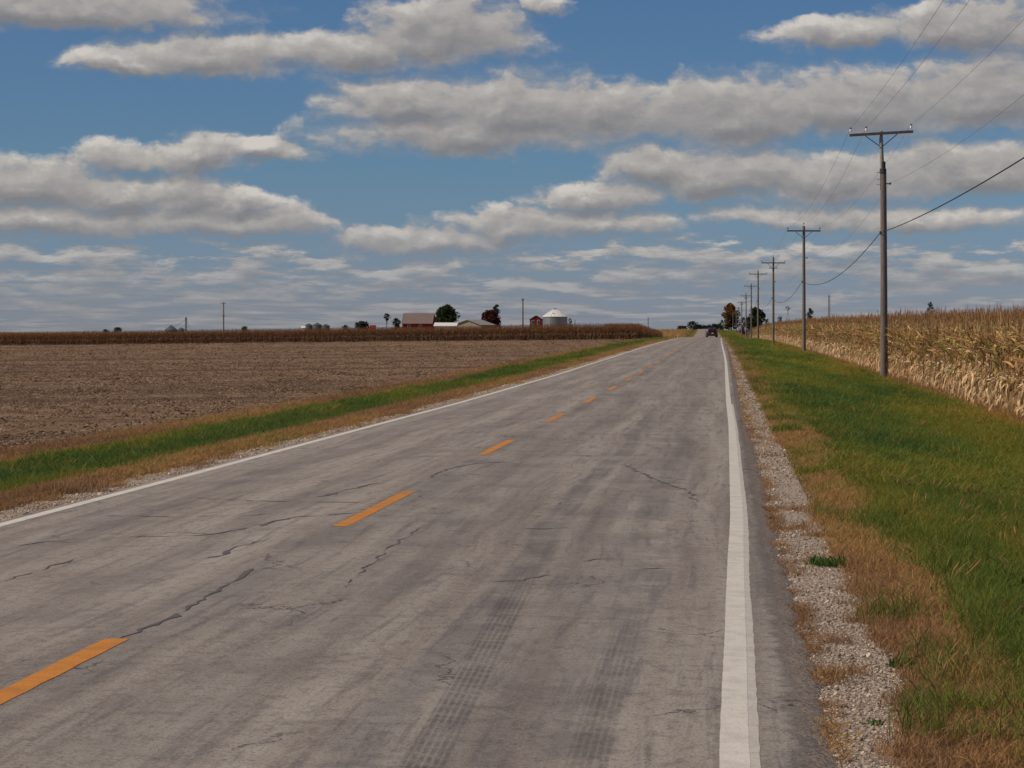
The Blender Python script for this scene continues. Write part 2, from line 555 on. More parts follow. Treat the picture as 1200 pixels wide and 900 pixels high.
def m_field(h):
    co = obj_co(h)
    x, y, _ = h.sep(co)[:3]
    rows = h.noise(h.comb(h.m('MULTIPLY', x, .012), h.m('MULTIPLY', y, .11)), 1.0, 5, .62, '2D')
    big = h.noise(h.comb(h.m('MULTIPLY', x, .02), h.m('MULTIPLY', y, .05)), 1.0, 4, .55, '2D')
    mid = h.noise(co, .9, 6, .68)
    fine = h.noise(co, 14, 4, .7)
    base = h.ramp(mid, [(.30, (.155, .094, .056)), (.5, (.275, .174, .105)), (.68, (.375, .245, .152))])
    base = h.mix(h.ss(rows, .47, .60, 0, .70), base, (.082, .050, .034))
    base = h.mix(h.ss(big, .5, .68, 0, .45), base, (.235, .155, .090))
    base = h.mix(h.ss(fine, .55, .75, 0, .6), base, (.34, .24, .15))
    base = h.mix(h.ss(fine, .47, .36, 0, .7), base, (.055, .034, .024))
    gold = h.m('MULTIPLY', h.ss(y, 560, 640), h.ss(x, -12, -8, 1, 0))
    base = h.mix(gold, base, h.mix(mid, (.30, .19, .07), (.46, .31, .12)))
    return principled(h, base, .95, .12, bump(h, h.m('ADD', h.m('MULTIPLY', mid, 1.2), fine), 1.0, .06))


def m_cornsoil(h):
    co = obj_co(h)
    n = h.noise(co, 3, 6, .7)
    return principled(h, h.ramp(n, [(.3, (.04, .027, .017)), (.7, (.16, .105, .06))]), .95, .1, bump(h, n, .8, .05))


def inst_attr(h, name):
    return h.n('ShaderNodeAttribute', attribute_type='INSTANCER', attribute_name=name).outputs['Fac']


def m_leafy(ramp_stops, trans=.35, vary=.35, rough=.6, spec=.25):
    """thin leaf: colour from the clump's own tint and a little per-blade variation"""
    def b(h):
        tint = inst_attr(h, 'tint')
        vc = h.n('ShaderNodeVertexColor', layer_name='col').outputs[0]
        v = h.sep(vc)
        t = h.m('ADD', tint, h.m('MULTIPLY', h.m('SUBTRACT', v[0], .5), vary), clamp=True)
        base = h.ramp(t, ramp_stops)
        base = h.mix(1.0, base, h.comb(v[1], v[1], v[1]), 'MULTIPLY')
        d = principled(h, base, rough, spec)
        tr = h.n('ShaderNodeBsdfTranslucent', {'Color': base}).outputs[0]
        return h.n('ShaderNodeMixShader', {0: trans, 1: d, 2: tr}).outputs[0]
    return b


def m_vcol(trans=.25, gain=1.0, rough=.75, tinted=None, spec=.2):
    """plant material: colour held per vertex (leaf, husk, stalk, tassel each their own)"""
    def b(h):
        vc = h.n('ShaderNodeVertexColor', layer_name='col').outputs[0]
        if tinted:
            vc = h.mix(h.m('MULTIPLY', inst_attr(h, 'tint'), tinted[0]), vc, tinted[1])
        rnd = h.n('ShaderNodeObjectInfo').outputs['Random']
        vc = h.vm('SCALE', vc, scale=h.m('ADD', .75 * gain, h.m('MULTIPLY', rnd, .5 * gain)))
        d = principled(h, vc, rough, spec)
        if not trans: return d
        tr = h.n('ShaderNodeBsdfTranslucent', {'Color': vc}).outputs[0]
        return h.n('ShaderNodeMixShader', {0: trans, 1: d, 2: tr}).outputs[0]
    return b


def m_wood(c1, c2):
    def b(h):
        co = obj_co(h)
        g = h.noise(h.vm('MULTIPLY', co, (9, 9, .5)), 3, 5, .65)
        g2 = h.noise(co, 1.1, 3, .6)
        base = h.ramp(g, [(.3, c1), (.7, c2)])
        base = h.mix(h.ss(g2, .5, .7, 0, .4), base, tuple(c * .6 for c in c1))
        return principled(h, base, .85, .2, bump(h, g, .6, .01))
    return b


def m_plain(c, rough=.7, spec=.3, metal=0.0, var=.25, scale=2.0):
    def b(h):
        n = h.noise(obj_co(h), scale, 4, .6)
        base = h.mix(n, tuple(v * (1 - var) for v in c), tuple(min(1, v * (1 + var)) for v in c))
        return principled(h, base, rough, spec, None, metal)
    return b


MT = {}
def mat(name, b):
    MT[name] = material(name, b)
    return MT[name]


mat('asphalt', m_asphalt)
mat('white_paint', m_paint((.74, .69, .60), (.60, .56, .49), .35))
mat('old_paint', m_paint((.60, .555, .485), (.50, .46, .40), .5))
mat('yellow_paint', m_paint((.66, .245, .014), (.50, .19, .025), .8))
mat('tar', m_plain((.122, .102, .092), .6, .4, var=.5, scale=20))
mat('gravel', m_gravel)
mat('verge_soil', m_verge)
mat('field_soil', m_field)
mat('corn_soil', m_cornsoil)
mat('stone', m_vcol(0, 1.0, .9))
GREEN = [(0, (.46, .27, .075)), (.25, (.34, .265, .044)), (.5, (.225, .245, .034)), (.75, (.122, .188, .030)), (1, (.082, .145, .030))]
DRY = [(0, (.30, .175, .095)), (.3, (.40, .232, .110)), (.6, (.49, .285, .115)), (.85, (.46, .31, .105)), (1, (.24, .22, .05))]
mat('grass_blade', m_leafy(GREEN, .42, .34))
mat('dry_blade', m_leafy(DRY, .25, .45, .8, .1))
mat('seed_head', m_vcol(.2, 1.0))
mat('corn', m_vcol(.28, 1.16, .55, None, .35))
mat('corn_far', m_vcol(.22, 1.0, .8))
mat('residue', m_vcol(0, 1.0, .9))
mat('pole_wood', m_wood((.115, .095, .080), (.25, .212, .182)))
mat('pole_new', m_wood((.27, .25, .22), (.38, .36, .32)))
mat('arm_wood', m_wood((.075, .058, .048), (.16, .125, .10)))
mat('steel', m_plain((.30, .31, .32), .45, .5, .7))
mat('dark_steel', m_plain((.06, .058, .06), .55, .4, .3))
mat('porcelain', m_plain((.75, .76, .76), .2, .5, var=.05))
mat('cap_dark', m_plain((.045, .05, .055), .4, .5))
mat('wire', m_plain((.22, .22, .23), .6, .4, .3))
mat('cable', m_plain((.025, .025, .027), .6, .3))

# ------------------------------------------------------------------ ground, road, paint
def grid_mesh(name, xs_fn, cols, ys, zf, mats, midx_of_col=None):
    V, Fc, mi = [], [], []
    nc = len(cols)
    for yv in ys:
        xx = xs_fn(np.array(cols), yv)
        zz = zf(xx, np.full(nc, yv))
        V += list(zip(xx, [yv] * nc, zz))
    for j in range(len(ys) - 1):
        for i in range(nc - 1):
            Fc.append((j * nc + i, j * nc + i + 1, (j + 1) * nc + i + 1, (j + 1) * nc + i))
            mi.append(midx_of_col[i] if midx_of_col else 0)
    return mesh_np(name, V, Fc, mats, mi, smooth=True)


ys = list(np.arange(-40, 60, 2.0)) + list(np.arange(60, 200, 4.0)) + list(np.arange(200, 700, 10.0)) + list(np.arange(700, 1600, 25.0)) + [1700, 1900, 2300, 3000, 4500, 9000]
gcols = [-6000, -2500, -900, -400, -200, -145, -100, -60, -40, -25, -18, -14, -12, -11.2, -10.4, -9.6, -8.8, -8.0, -7.5, -7.2, -6.95, -6.5,
         -3, -.2, .30, .42, .6, .8, .95, 1.3, 1.8, 2.4, 3.0, 3.5, 4.2, 5, 5.6, 6.5, 7.4, 8, 9, 12, 20, 40, 100, 400, 1500, 6000]
gm = []
for a, b in zip(gcols[:-1], gcols[1:]):
    c = (a + b) / 2
    gm.append(1 if c < -11.2 else 0 if c < -7.5 else 2 if c < 1.0 else 0 if c < 7.7 else 3)
me = grid_mesh('ground', lambda c, yv: c + bend(yv) * np.exp(-np.abs(c) / 400), gcols, ys, gz,
               [MT['verge_soil'], MT['field_soil'], MT['gravel'], MT['corn_soil']], gm)
setp(link('ground', me), kind='structure')

rys = list(np.concatenate([np.arange(-12, 7, .5), np.arange(7, 24, .07), np.arange(24, 60, .25)])) + list(np.arange(60, 200, 1.5)) + list(np.arange(200, 700, 6.0)) + list(np.arange(700, 1500, 25.0))
def road_edge_r(yv): return .385 + .05 * (fbm(yv * .55, yv * 0 + 3.1, 5, 4) - .5) * 2 + .05 * (vnoise(yv * 3.1, yv * 0, 8) - .5) + .04 * (vnoise(yv * 7.3, yv * 0, 18) - .5)
def road_edge_l(yv): return -6.90 - .05 * (fbm(yv * .5, yv * 0 + 7.7, 15, 4) - .5) * 2
V, Fc = [], []
rcols = np.array([0, .06, .14, .26, .36, .42, .455, .475, .49, .505, .52, .535, .555, .59, .66, .78, .88, .95, .975, 1.0])
for yv in rys:
    ya = np.array(float(yv))
    l, r = float(road_edge_l(ya)), float(road_edge_r(ya))
    xx = l + (r - l) * rcols + bend(ya)
    zz = road_z(xx, np.full(len(xx), yv))
    V.append((xx[0] - .03, yv, zz[0] - .10))
    V += list(zip(xx, [yv] * len(xx), zz))
    V.append((xx[-1] + .13, yv, zz[-1] - .06))
nc = len(rcols) + 2
for j in range(len(rys) - 1):
    for i in range(nc - 1):
        Fc.append((j * nc + i, j * nc + i + 1, (j + 1) * nc + i + 1, (j + 1) * nc + i))
road = setp(link('road', mesh_np('road', V, Fc, MT['asphalt'], smooth=True)), kind='structure')
road.data.set_sharp_from_angle(angle=math.radians(35))


def strip(name, cx, w, yy, lift, m, parent=None, jag=.006, seed=0):
    V, Fc = [], []
    for k, yv in enumerate(yy):
        ya = np.array(float(yv))
        c = cx(ya)
        j1 = jag * (vnoise(ya * 6, ya * 0 + seed, seed) - .5) * 2
        j2 = jag * (vnoise(ya * 6, ya * 0 + seed + 9, seed + 3) - .5) * 2
        for xx in (c - w / 2 + j1, c, c + w / 2 + j2):
            V.append((float(xx), float(yv), float(road_z(xx, ya)) + lift))
        if k:
            b = 3 * k
            Fc += [(b - 3, b - 2, b + 1, b), (b - 2, b - 1, b + 2, b + 1)]
    return link(name, mesh_np(name, V, Fc, m, smooth=True), parent)


edge_r = table([(-40, .03), (9.9, .046), (13.6, .066), (18.2, .091), (24, .129), (31.5, .14), (45.8, .155), (65, .125), (115, .12), (200, .06), (1500, .06)])
lys = [v for v in rys if v < 620]
o = strip('edge_line', lambda yv: edge_r(yv) + bend(yv), .128, lys, .0022, MT['white_paint'], None, .0015, 1)
setp(o, kind='structure')
o = strip('worn_edge_line', lambda yv: edge_r(yv) + bend(yv) + .052 + .012 * (vnoise(yv * .35, yv * 0, 77) - .5), .11, [v for v in lys if v < 60], .0012, MT['old_paint'], None, .003, 2)
setp(o, kind='structure')
o = strip('edge_line', lambda yv: -6.74 + bend(yv) + .03 * (vnoise(yv * .1, yv * 0, 31) - .5), .15, lys, .0022, MT['white_paint'], None, .002, 3)
setp(o, kind='structure')
cl = link('centre_line', None)
setp(cl, kind='structure')
for k in range(-1, 34):
    e = 13.15 + 12.2 * k
    n = 20 if k < 5 else 6
    strip('dash', lambda yv: -3.34 + bend(yv), .135, np.linspace(e - 4.55, e, n), .0022, MT['yellow_paint'], cl, .006, 40 + k)

CRACKS = [
    ([(0, 683), (40, 671), (94, 652)], .022), ([(49, 635), (100, 632), (151, 629), (200, 629), (242, 627), (285, 620), (313, 613), (345, 606), (380, 604), (430, 600)], .03),
    ([(305, 617), (322, 611), (340, 608)], .12), ([(210, 659), (235, 656), (257, 651), (283, 639), (313, 632)], .035), ([(219, 583), (290, 587), (340, 588), (450, 590)], .02),
    ([(140, 749), (165, 741), (181, 732), (215, 716), (242, 700), (280, 679), (306, 662)], .030), ([(599, 619), (640, 620), (664, 618)], .07), ([(676, 658), (712, 655), (749, 656)], .03),
    ([(741, 668), (770, 666), (795, 667)], .025), ([(569, 683), (610, 680), (645, 673)], .016), ([(730, 545), (760, 558), (783, 568), (806, 575), (818, 589)], .035),
    ([(400, 690), (425, 668), (455, 645), (492, 617)], .010), ([(20, 640), (60, 634), (90, 636)], .05),
    ([(370, 583), (410, 574), (440, 566)], .06), ([(120, 604), (200, 606), (300, 604), (380, 595)], .016), ([(500, 560), (530, 548), (560, 543), (600, 541)], .03),
]
for ci, (pts, w) in enumerate(CRACKS):
    P = [on_road(*p) for p in pts]
    Q = []
    for a, b in zip(P[:-1], P[1:]):
        n = max(3, int(math.hypot(b[0] - a[0], b[1] - a[1]) / .12))
        for i in range(n):
            t = i / n
            Q.append((a[0] + (b[0] - a[0]) * t, a[1] + (b[1] - a[1]) * t))
    Q.append(P[-1])
    V, Fc = [], []
    for i, (x, y) in enumerate(Q):
        a, b = Q[max(i - 1, 0)], Q[min(i + 1, len(Q) - 1)]
        dx, dy = b[0] - a[0], b[1] - a[1]
        L = math.hypot(dx, dy) or 1
        jit = (float(vnoise(np.array(i * .45), np.array(ci * 3.3), 5)) - .5) * .06 + (float(vnoise(np.array(i * 1.7), np.array(ci * 5.3), 6)) - .5) * .07
        x, y = x - dy / L * jit, y + dx / L * jit
        ww = w * max(.06, 1.5 * float(vnoise(np.array(i * .8), np.array(ci * 1.7), 9)) ** 1.4 - .22) * min(1, i / 3 + .1, (len(Q) - 1 - i) / 3 + .1)
        for s_ in (-1, 1):
            xx, yy = x - dy / L * ww * s_, y + dx / L * ww * s_
            V.append((xx, yy, float(road_z(xx, yy)) + .003))
        if i: Fc.append((2 * i - 2, 2 * i - 1, 2 * i + 1, 2 * i))
    link('crack', mesh_np('crack', V, Fc, MT['tar']), road)


# ------------------------------------------------------------------ scatter (geometry nodes, one stuff object each)
def gn_scatter(name, pts, scl, idx, tint, sources, label, rot=None, tilt=.15):
    n = len(pts)
    me = bpy.data.meshes.new(name)
    me.vertices.add(n)
    me.vertices.foreach_set('co', np.asarray(pts, np.float32).ravel())
    if rot is None:
        rot = np.stack([rng.normal(0, tilt, n), rng.normal(0, tilt, n), rng.uniform(0, 2 * math.pi, n)], 1)
    a = me.attributes.new('rot', 'FLOAT_VECTOR', 'POINT'); a.data.foreach_set('vector', np.asarray(rot, np.float32).ravel())
    a = me.attributes.new('scl', 'FLOAT_VECTOR', 'POINT')
    scl = np.asarray(scl, np.float32)
    if scl.ndim == 1: scl = np.repeat(scl[:, None], 3, 1)
    a.data.foreach_set('vector', scl.ravel())
    a = me.attributes.new('idx', 'INT', 'POINT'); a.data.foreach_set('value', np.asarray(idx, np.int32))
    a = me.attributes.new('tint', 'FLOAT', 'POINT'); a.data.foreach_set('value', np.asarray(tint, np.float32))
    me.update()
    o = link(name, me)
    setp(o, label, None, None, 'stuff')
    col = bpy.data.collections.new(name + '_kinds')
    for i, (sm) in enumerate(sources):
        so = bpy.data.objects.new('%s_kind_%02d' % (name, i), sm)
        col.objects.link(so)
    g = bpy.data.node_groups.new(name + '_scatter', 'GeometryNodeTree')
    g.interface.new_socket('Geometry', in_out='INPUT', socket_type='NodeSocketGeometry')
    g.interface.new_socket('Geometry', in_out='OUTPUT', socket_type='NodeSocketGeometry')
    nd = g.nodes
    gi, go = nd.new('NodeGroupInput'), nd.new('NodeGroupOutput')
    ci = nd.new('GeometryNodeCollectionInfo')
    ci.inputs['Collection'].default_value = col
    ci.inputs['Separate Children'].default_value = True
    ci.inputs['Reset Children'].default_value = True
    ip = nd.new('GeometryNodeInstanceOnPoints')
    ip.inputs['Pick Instance'].default_value = True

    def attr(nm, ty):
        q = nd.new('GeometryNodeInputNamedAttribute')
        q.data_type = ty
        q.inputs['Name'].default_value = nm
        return q.outputs['Attribute']
    er = nd.new('FunctionNodeEulerToRotation')
    L = g.links.new
    L(attr('rot', 'FLOAT_VECTOR'), er.inputs[0])
    L(er.outputs[0], ip.inputs['Rotation'])
    L(attr('scl', 'FLOAT_VECTOR'), ip.inputs['Scale'])
    L(attr('idx', 'INT'), ip.inputs['Instance Index'])
    L(ci.outputs[0], ip.inputs['Instance'])
    L(gi.outputs[0], ip.inputs['Points'])
    L(ip.outputs[0], go.inputs[0])
    md = o.modifiers.new('scatter', 'NODES')
    md.node_group = g
    return o


def clump(name, m, n, radius, h0, h1, w, lean=.5, seed=0, flat=0.0, heads=None):
    """tuft of bent tapering blades; vertex colour r = blade shade index, g = darkening noise"""
    r = np.random.default_rng(seed)
    V, Fc, C = [], [], []
    for i in range(n):
        a, rr = r.uniform(0, 6.283), radius * math.sqrt(r.uniform())
        bx, by = rr * math.cos(a), rr * math.sin(a)
        hgt = r.uniform(h0, h1)
        la = r.uniform(0, 6.283)
        ln = hgt * lean * r.uniform(.2, 1.3)
        dx, dy = math.cos(la) * ln, math.sin(la) * ln
        fa = r.uniform(0, 6.283)
        wx, wy = math.cos(fa) * w * r.uniform(.6, 1.2) / 2, math.sin(fa) * w * r.uniform(.6, 1.2) / 2
        sh, dk = r.uniform(), r.uniform(.72, 1.2)
        b = len(V)
        for t, ww in ((0, .8), (.45, 1.0), (.8, .6)):
            q = t * t
            zz = hgt * (t - .22 * q * (1 + flat))
            V += [(bx + dx * q - wx * ww, by + dy * q - wy * ww, zz), (bx + dx * q + wx * ww, by + dy * q + wy * ww, zz)]
        V.append((bx + dx * 1.25, by + dy * 1.25, hgt * (.80 - .25 * flat)))
        Fc += [(b, b + 1, b + 3, b + 2), (b + 2, b + 3, b + 5, b + 4), (b + 4, b + 5, b + 6)]
        C += [(sh, dk, 0)] * 7
    return mesh_np(name, V, Fc, m, col=np.array(C))


def seedhead(name, seed):
    r = np.random.default_rng(seed)
    V, Fc, C = [], [], []
    for i in range(5):
        bx, by = r.normal(0, .06, 2)
        hgt = r.uniform(.26, .40)
        a = r.uniform(-.5, 1.2)
        dx, dy = math.cos(a) * hgt * .45, math.sin(a) * hgt * .45
        b = len(V)
        V += [(bx - .0015, by, 0), (bx + .0015, by, 0), (bx + dx * .6 + .0015, by + dy * .6, hgt * .75), (bx + dx * .6 - .0015, by + dy * .6, hgt * .75)]
        Fc.append((b, b + 1, b + 2, b + 3))
        C += [(.26, .25, .07)] * 4
        c0 = np.array([bx + dx * .6, by + dy * .6, hgt * .75])
        ax = np.array([dx * .45, dy * .45, hgt * .22])
        b = len(V)
        for t, rr in ((0, .002), (.3, .0055), (.7, .0045), (1, .001)):
            for kk in range(4):
                an = kk * 1.5708
                V.append(tuple(c0 + ax * t + np.array([math.cos(an) * rr, math.sin(an) * rr, 0])))
                C.append((.34 * r.uniform(.8, 1.2), .20, .085))
        for j in range(3):
            for kk in range(4):
                Fc.append((b + j * 4 + kk, b + j * 4 + (kk + 1) % 4, b + j * 4 + 4 + (kk + 1) % 4, b + j * 4 + 4 + kk))
    return mesh_np(name, V, Fc, MT['seed_head'], col=np.array(C))


def scatter_pts(x0, x1, y0, y1, dens):
    n = int((x1 - x0) * (y1 - y0) * dens)
    return rng.uniform(x0, x1, n), rng.uniform(y0, y1, n)


BANDS = [(7, 16, 1.0, 1.0), (16, 30, .62, 1.15), (30, 60, .30, 1.5), (60, 120, .11, 2.1), (120, 240, .040, 3.2), (240, 620, .014, 5.0), (620, 1080, .006, 6.0)]
GREENC = [clump('green_tuft', MT['grass_blade'], 52, .14, .08, .23, .0044, .62, 100 + i) for i in range(6)]
GREENF = [clump('green_tuft_far', MT['grass_blade'], 80, .16, .07, .17, .0075, .7, 150 + i) for i in range(4)]
SEEDH = [seedhead('seed_head', 170 + i) for i in range(4)]
DRYC = [clump('dry_tuft', MT['dry_blade'], 52, .10, .03, .11, .0038, .7, 200 + i) for i in range(6)]
TALL = [clump('tall_dry_tuft', MT['dry_blade'], 40, .16, .25, .60, .010, .5, 250 + i) for i in range(4)]


def verge(side):
    G, D = [], []
    for (y0, y1, df, sc) in BANDS:
        for kind, dens in (('g', 260), ('d', 420)):
            if side > 0:
                lo, hi = (.9, 7.9) if kind == 'g' else (.44, 3.4)
            else:
                lo, hi = (-12.3, -7.9) if kind == 'g' else (-12.6, -7.05)
                if y1 < 16: continue
            x, y = scatter_pts(lo, hi, y0, y1, dens * df)
            if side > 0:
                edge = 1.80 + (.25 + .5 * np.clip(22 / y, 0, 1)) * (fbm(y * .13, x * .35, 3) - .5) * 2 + .30 * np.clip(22 / y, .15, 1) * (fbm(y * .9, x * 1.2, 4) - .5)
                edge = edge - .15 * np.clip((26 - y) / 6, 0, 1) - .24 * np.clip((15.5 - y) / 4, 0, 1)
                gedge = .98 + .30 * np.clip(18 / y, .25, 1) * (fbm(y * .45, x * .6, 6) - .5) * 2
                gedge = gedge - .40 * np.clip((14 - y) / 4, 0, 1)
                if kind == 'g':
                    p = np.clip((x - edge) / .5 + .5, 0, 1)
                    p = np.maximum(p, .13 * np.clip((fbm(y * .8, x * .9, 55) - .52) / .12, 0, 1) * (x > gedge + .12))
                    p = p * np.clip((7.75 - x) / .4, 0, 1)
                else:
                    p = np.clip((edge + .45 - x) / .8, 0, 1) * np.clip((x - gedge) / .16, 0, 1)
                    tuft = (fbm(y * 2.6, x * 2.2, 71) > .65) & (x > .46)
                    lip = (np.abs(x - .47 - .03 * (vnoise(y * .9, y * 0, 4) - .5)) < .05) & (fbm(y * 1.4, y * 0, 73) > .42)
                    p = np.maximum(p, .45 * tuft * (x < gedge) * np.clip(1.6 - y / 22, .12, 1))
                    p = np.maximum(p, .55 * lip)
            else:
                edge = -8.55 - .35 * (fbm(y * .12, x * .4, 13) - .5) * 2
                if kind == 'g':
                    p = np.clip((edge - x) / .5 + .5, 0, 1) * np.clip(.35 + 2.2 * (fbm(x * .8, y * .16, 19) - .28), .3, 1) * np.clip((x + 11.1 + .8 * (fbm(y * .1, x * .3, 16) - .5)) / .5, 0, 1)
                else:
                    gedge = -7.52 - .22 * (fbm(y * .3, x * .5, 17) - .5) * 2
                    p = np.clip((x - edge + .6) / .8, 0, 1) * np.clip((gedge - x) / .16, 0, 1)
                    p = np.maximum(p, .35 * np.clip((-10.6 - x) / .6, 0, 1))
                    p = np.maximum(p, .3 * ((fbm(y * 2.1, x * 2.2, 75) > .69) & (x < -7.0)))
            keep = rng.uniform(size=len(x)) < p
            x, y = x[keep], y[keep]
            far = y0 >= 30
            n = len(x)
            s = sc * rng.uniform(.7, 1.25, n)
            if kind == 'g':
                t = .69 + .55 * (fbm(x * .35, y * .09, 21) - .5) * 2 + rng.normal(0, .08, n)
                if side > 0:
                    t = t + .12 * np.clip((3.5 - x) / 2, 0, 1) - .22 * np.clip((x - 4.2) / 2.5, 0, 1) * (fbm(x * .25, y * .05, 25) > .42) - .42 * np.clip((x - 7.0) / .7, 0, 1)
                    t = np.where(x < edge[keep] + .25, t - .18, t)
                else:
                    t = t + .05 - .55 * np.clip((-10.5 - x) / .8, 0, 1) - .15 * np.clip((x + 9.0) / .5, 0, 1)
                hs = (1.15 if side > 0 else 1.25) * (.75 + .6 * fbm(x * .5, y * .25, 28))
                i = rng.integers(0, 6, n) if not far else rng.integers(6, 10, n)
                sd = rng.uniform(size=n) < (.020 if not far else 0)
                straw = rng.uniform(size=n) < .022
                t = np.where(straw, rng.uniform(.02, .3, n), t)
                i = np.where(sd, rng.integers(10, 14, n), i)
                sv = np.stack([s, s, np.where(sd, .75, s / sc ** .72 * hs * np.where(straw, 1.25, 1.0))], 1)
                G.append((x, y, sv, i, np.clip(t, 0, 1)))
            else:
                t = .54 + .75 * (fbm(x * .9, y * .12, 41) - .5) * 2 + rng.normal(0, .12, n)
                t = t + .22 * np.clip((x - 1.2) / .6, 0, 1) if side > 0 else t - .12
                if side > 0: t = np.where(x < .98, t - .25, t)
                i = rng.integers(0, 6, n)
                hs = np.where(np.abs(x - .47) < .07, .6, 1.0) if side > 0 else np.where(x < -7.9, 1.5, .9)
                if side > 0: hs = hs * np.where(x > 1.25, 1.25, .85)
                sv = np.stack([s, s, s / sc ** .72 * hs], 1)
                D.append((x, y, sv, i, np.clip(t, 0, 1)))
    if side > 0:                                          # rank dry weeds between grass and maize
        x, y = scatter_pts(7.95, 8.75, 20, 900, 11)
        n = len(x)
        D.append((x, y, np.repeat(rng.uniform(.6, 1.3, n)[:, None], 3, 1) * np.array([1.3, 1.3, .8]), rng.integers(6, 10, n), np.clip(rng.normal(.35, .2, n), 0, 1)))
    side_w = 'right' if side > 0 else 'left'
    for nm, L, src, lab in (('grass', G, GREENC + GREENF + SEEDH, 'green grass on the verge at the %s of the road' % side_w),
                            ('dry_grass', D, DRYC + TALL, 'dry orange brown grass along the gravel at the %s of the road' % side_w)):
        x = np.concatenate([q[0] for q in L]); y = np.concatenate([q[1] for q in L])
        x = x + bend(y)
        P = np.stack([x, y, gz(x, y) - .005], 1)
        gn_scatter(nm, P, np.concatenate([q[2] for q in L]), np.concatenate([q[3] for q in L]), np.concatenate([q[4] for q in L]), src, lab)


verge(1)
verge(-1)

# gravel stones
def stone(seed):
    r = np.random.default_rng(seed)
    bm = bmesh.new()
    bmesh.ops.create_icosphere(bm, subdivisions=1, radius=.5)
    for v in bm.verts:
        v.co = Vector((v.co.x * 1.0, v.co.y * r.uniform(.8, .9), v.co.z * .6)) * r.uniform(.75, 1.15)
    me = bpy.data.meshes.new('stone')
    bm.to_mesh(me); bm.free()
    c = np.array([(.42, .33, .25), (.50, .405, .315), (.31, .235, .175), (.37, .285, .215), (.58, .485, .385), (.20, .145, .105)][seed % 6])
    a = me.color_attributes.new('col', 'FLOAT_COLOR', 'POINT')
    a.data.foreach_set('color', np.tile(np.append(c, 1), (len(me.vertices), 1)).astype(np.float32).ravel())
    me.materials.append(MT['stone'])
    return me


ST = [stone(i) for i in range(12)]
for side, lo, hi, yb in ((1, .42, 1.45, [(8, 16, 2600, 1), (16, 30, 1500, 1.15), (30, 60, 420, 1.7), (60, 130, 90, 3)]),
                         (-1, -7.75, -6.93, [(18, 34, 1300, 1.2), (34, 70, 320, 1.9), (70, 130, 80, 3)])):
    P, Sc = [], []
    for (y0, y1, d, sc) in yb:
        x, y = scatter_pts(lo, hi, y0, y1, d)
        c = (.70 if side > 0 else -7.2)
        keep = rng.uniform(size=len(x)) < np.clip(1.35 - (np.abs(x - c) / (.42 if side > 0 else .40)) ** 3, .02, 1) * np.clip(.25 + 2.2 * (fbm(x * 2.5, y * .9, 61) - .22), .05, 1)
        x, y = x[keep], y[keep]
        x = x + bend(y)
        s = np.exp(rng.normal(math.log(.0105), .45, len(x))) * sc
        P.append(np.stack([x, y, gz(x, y) + s * .12], 1)); Sc.append(s)
    P, Sc = np.concatenate(P), np.concatenate(Sc)
    gn_scatter('gravel', P, np.clip(Sc, .005, .09), rng.integers(0, 12, len(P)), np.zeros(len(P)), ST,
               'pale loose gravel along the %s edge of the road' % ('right' if side > 0 else 'left'), tilt=.4)


# crop residue on the bare field
def residue(seed):
    r = np.random.default_rng(seed)
    V, Fc, C = [], [], []
    for i in range(30):
        bx, by = r.normal(0, .2, 2)
        a, tl = r.uniform(0, 6.283), r.uniform(-.1, .9) * (.6 if i % 3 == 0 else .2)
        L, w = r.uniform(.02, .065), r.uniform(.004, .010)
        d = Vector((math.cos(a) * math.cos(tl), math.sin(a) * math.cos(tl), math.sin(tl))) * L
        s = Vector((-math.sin(a), math.cos(a), .3)) * w
        b = len(V)
        p = Vector((bx, by, .01))
        V += [p - s, p + s, p + d + s * .7, p + d - s * .7]
        Fc.append((b, b + 1, b + 2, b + 3))
        c = np.array([(.37, .245, .152), (.27, .17, .105), (.19, .115, .07), (.48, .34, .22), (.10, .060, .038)][r.integers(0, 5)])
        C += [tuple(c)] * 4
    for i in range(3):
        bx, by = r.normal(0, .16, 2)
        s = r.uniform(.015, .04)
        b = len(V)
        V += [(bx - s, by - s, 0), (bx + s, by - s * .7, 0), (bx + s * .8, by + s, 0), (bx - s, by + s * .8, 0), (bx, by, s * .9)]
        Fc += [(b, b + 1, b + 4), (b + 1, b + 2, b + 4), (b + 2, b + 3, b + 4), (b + 3, b, b + 4)]
        C += [(.15, .098, .062)] * 5
    return mesh_np('residue', V, Fc, MT['residue'], col=np.array(C))


RS = [residue(300 + i) for i in range(8)]
P, Sc = [], []
for (y0, y1, d, sc) in ((28, 50, 12, 1.0), (50, 90, 6, 1.15), (90, 160, 2.4, 1.5), (160, 280, .7, 2.0), (280, 470, .2, 2.6)):
    x, y = scatter_pts(-.36 * y1, -10.9, y0, y1, d)
    keep = (x > -.36 * y) & (rng.uniform(size=len(x)) < np.clip(.30 + 2.6 * (fbm(x * .06, y * .22, 81, 4) - .35), .40, 1))
    x, y = x[keep], y[keep]
    P.append(np.stack([x, y, gz(x, y)], 1))
    s = sc * rng.uniform(.7, 1.3, len(x))
    Sc.append(np.stack([s, s, s ** .55], 1))
P, Sc = np.concatenate(P), np.concatenate(Sc)
gn_scatter('crop_residue', P, Sc, rng.integers(0, 8, len(P)), np.zeros(len(P)), RS, 'short brown stubble and chaff covering the bare field left of the road')


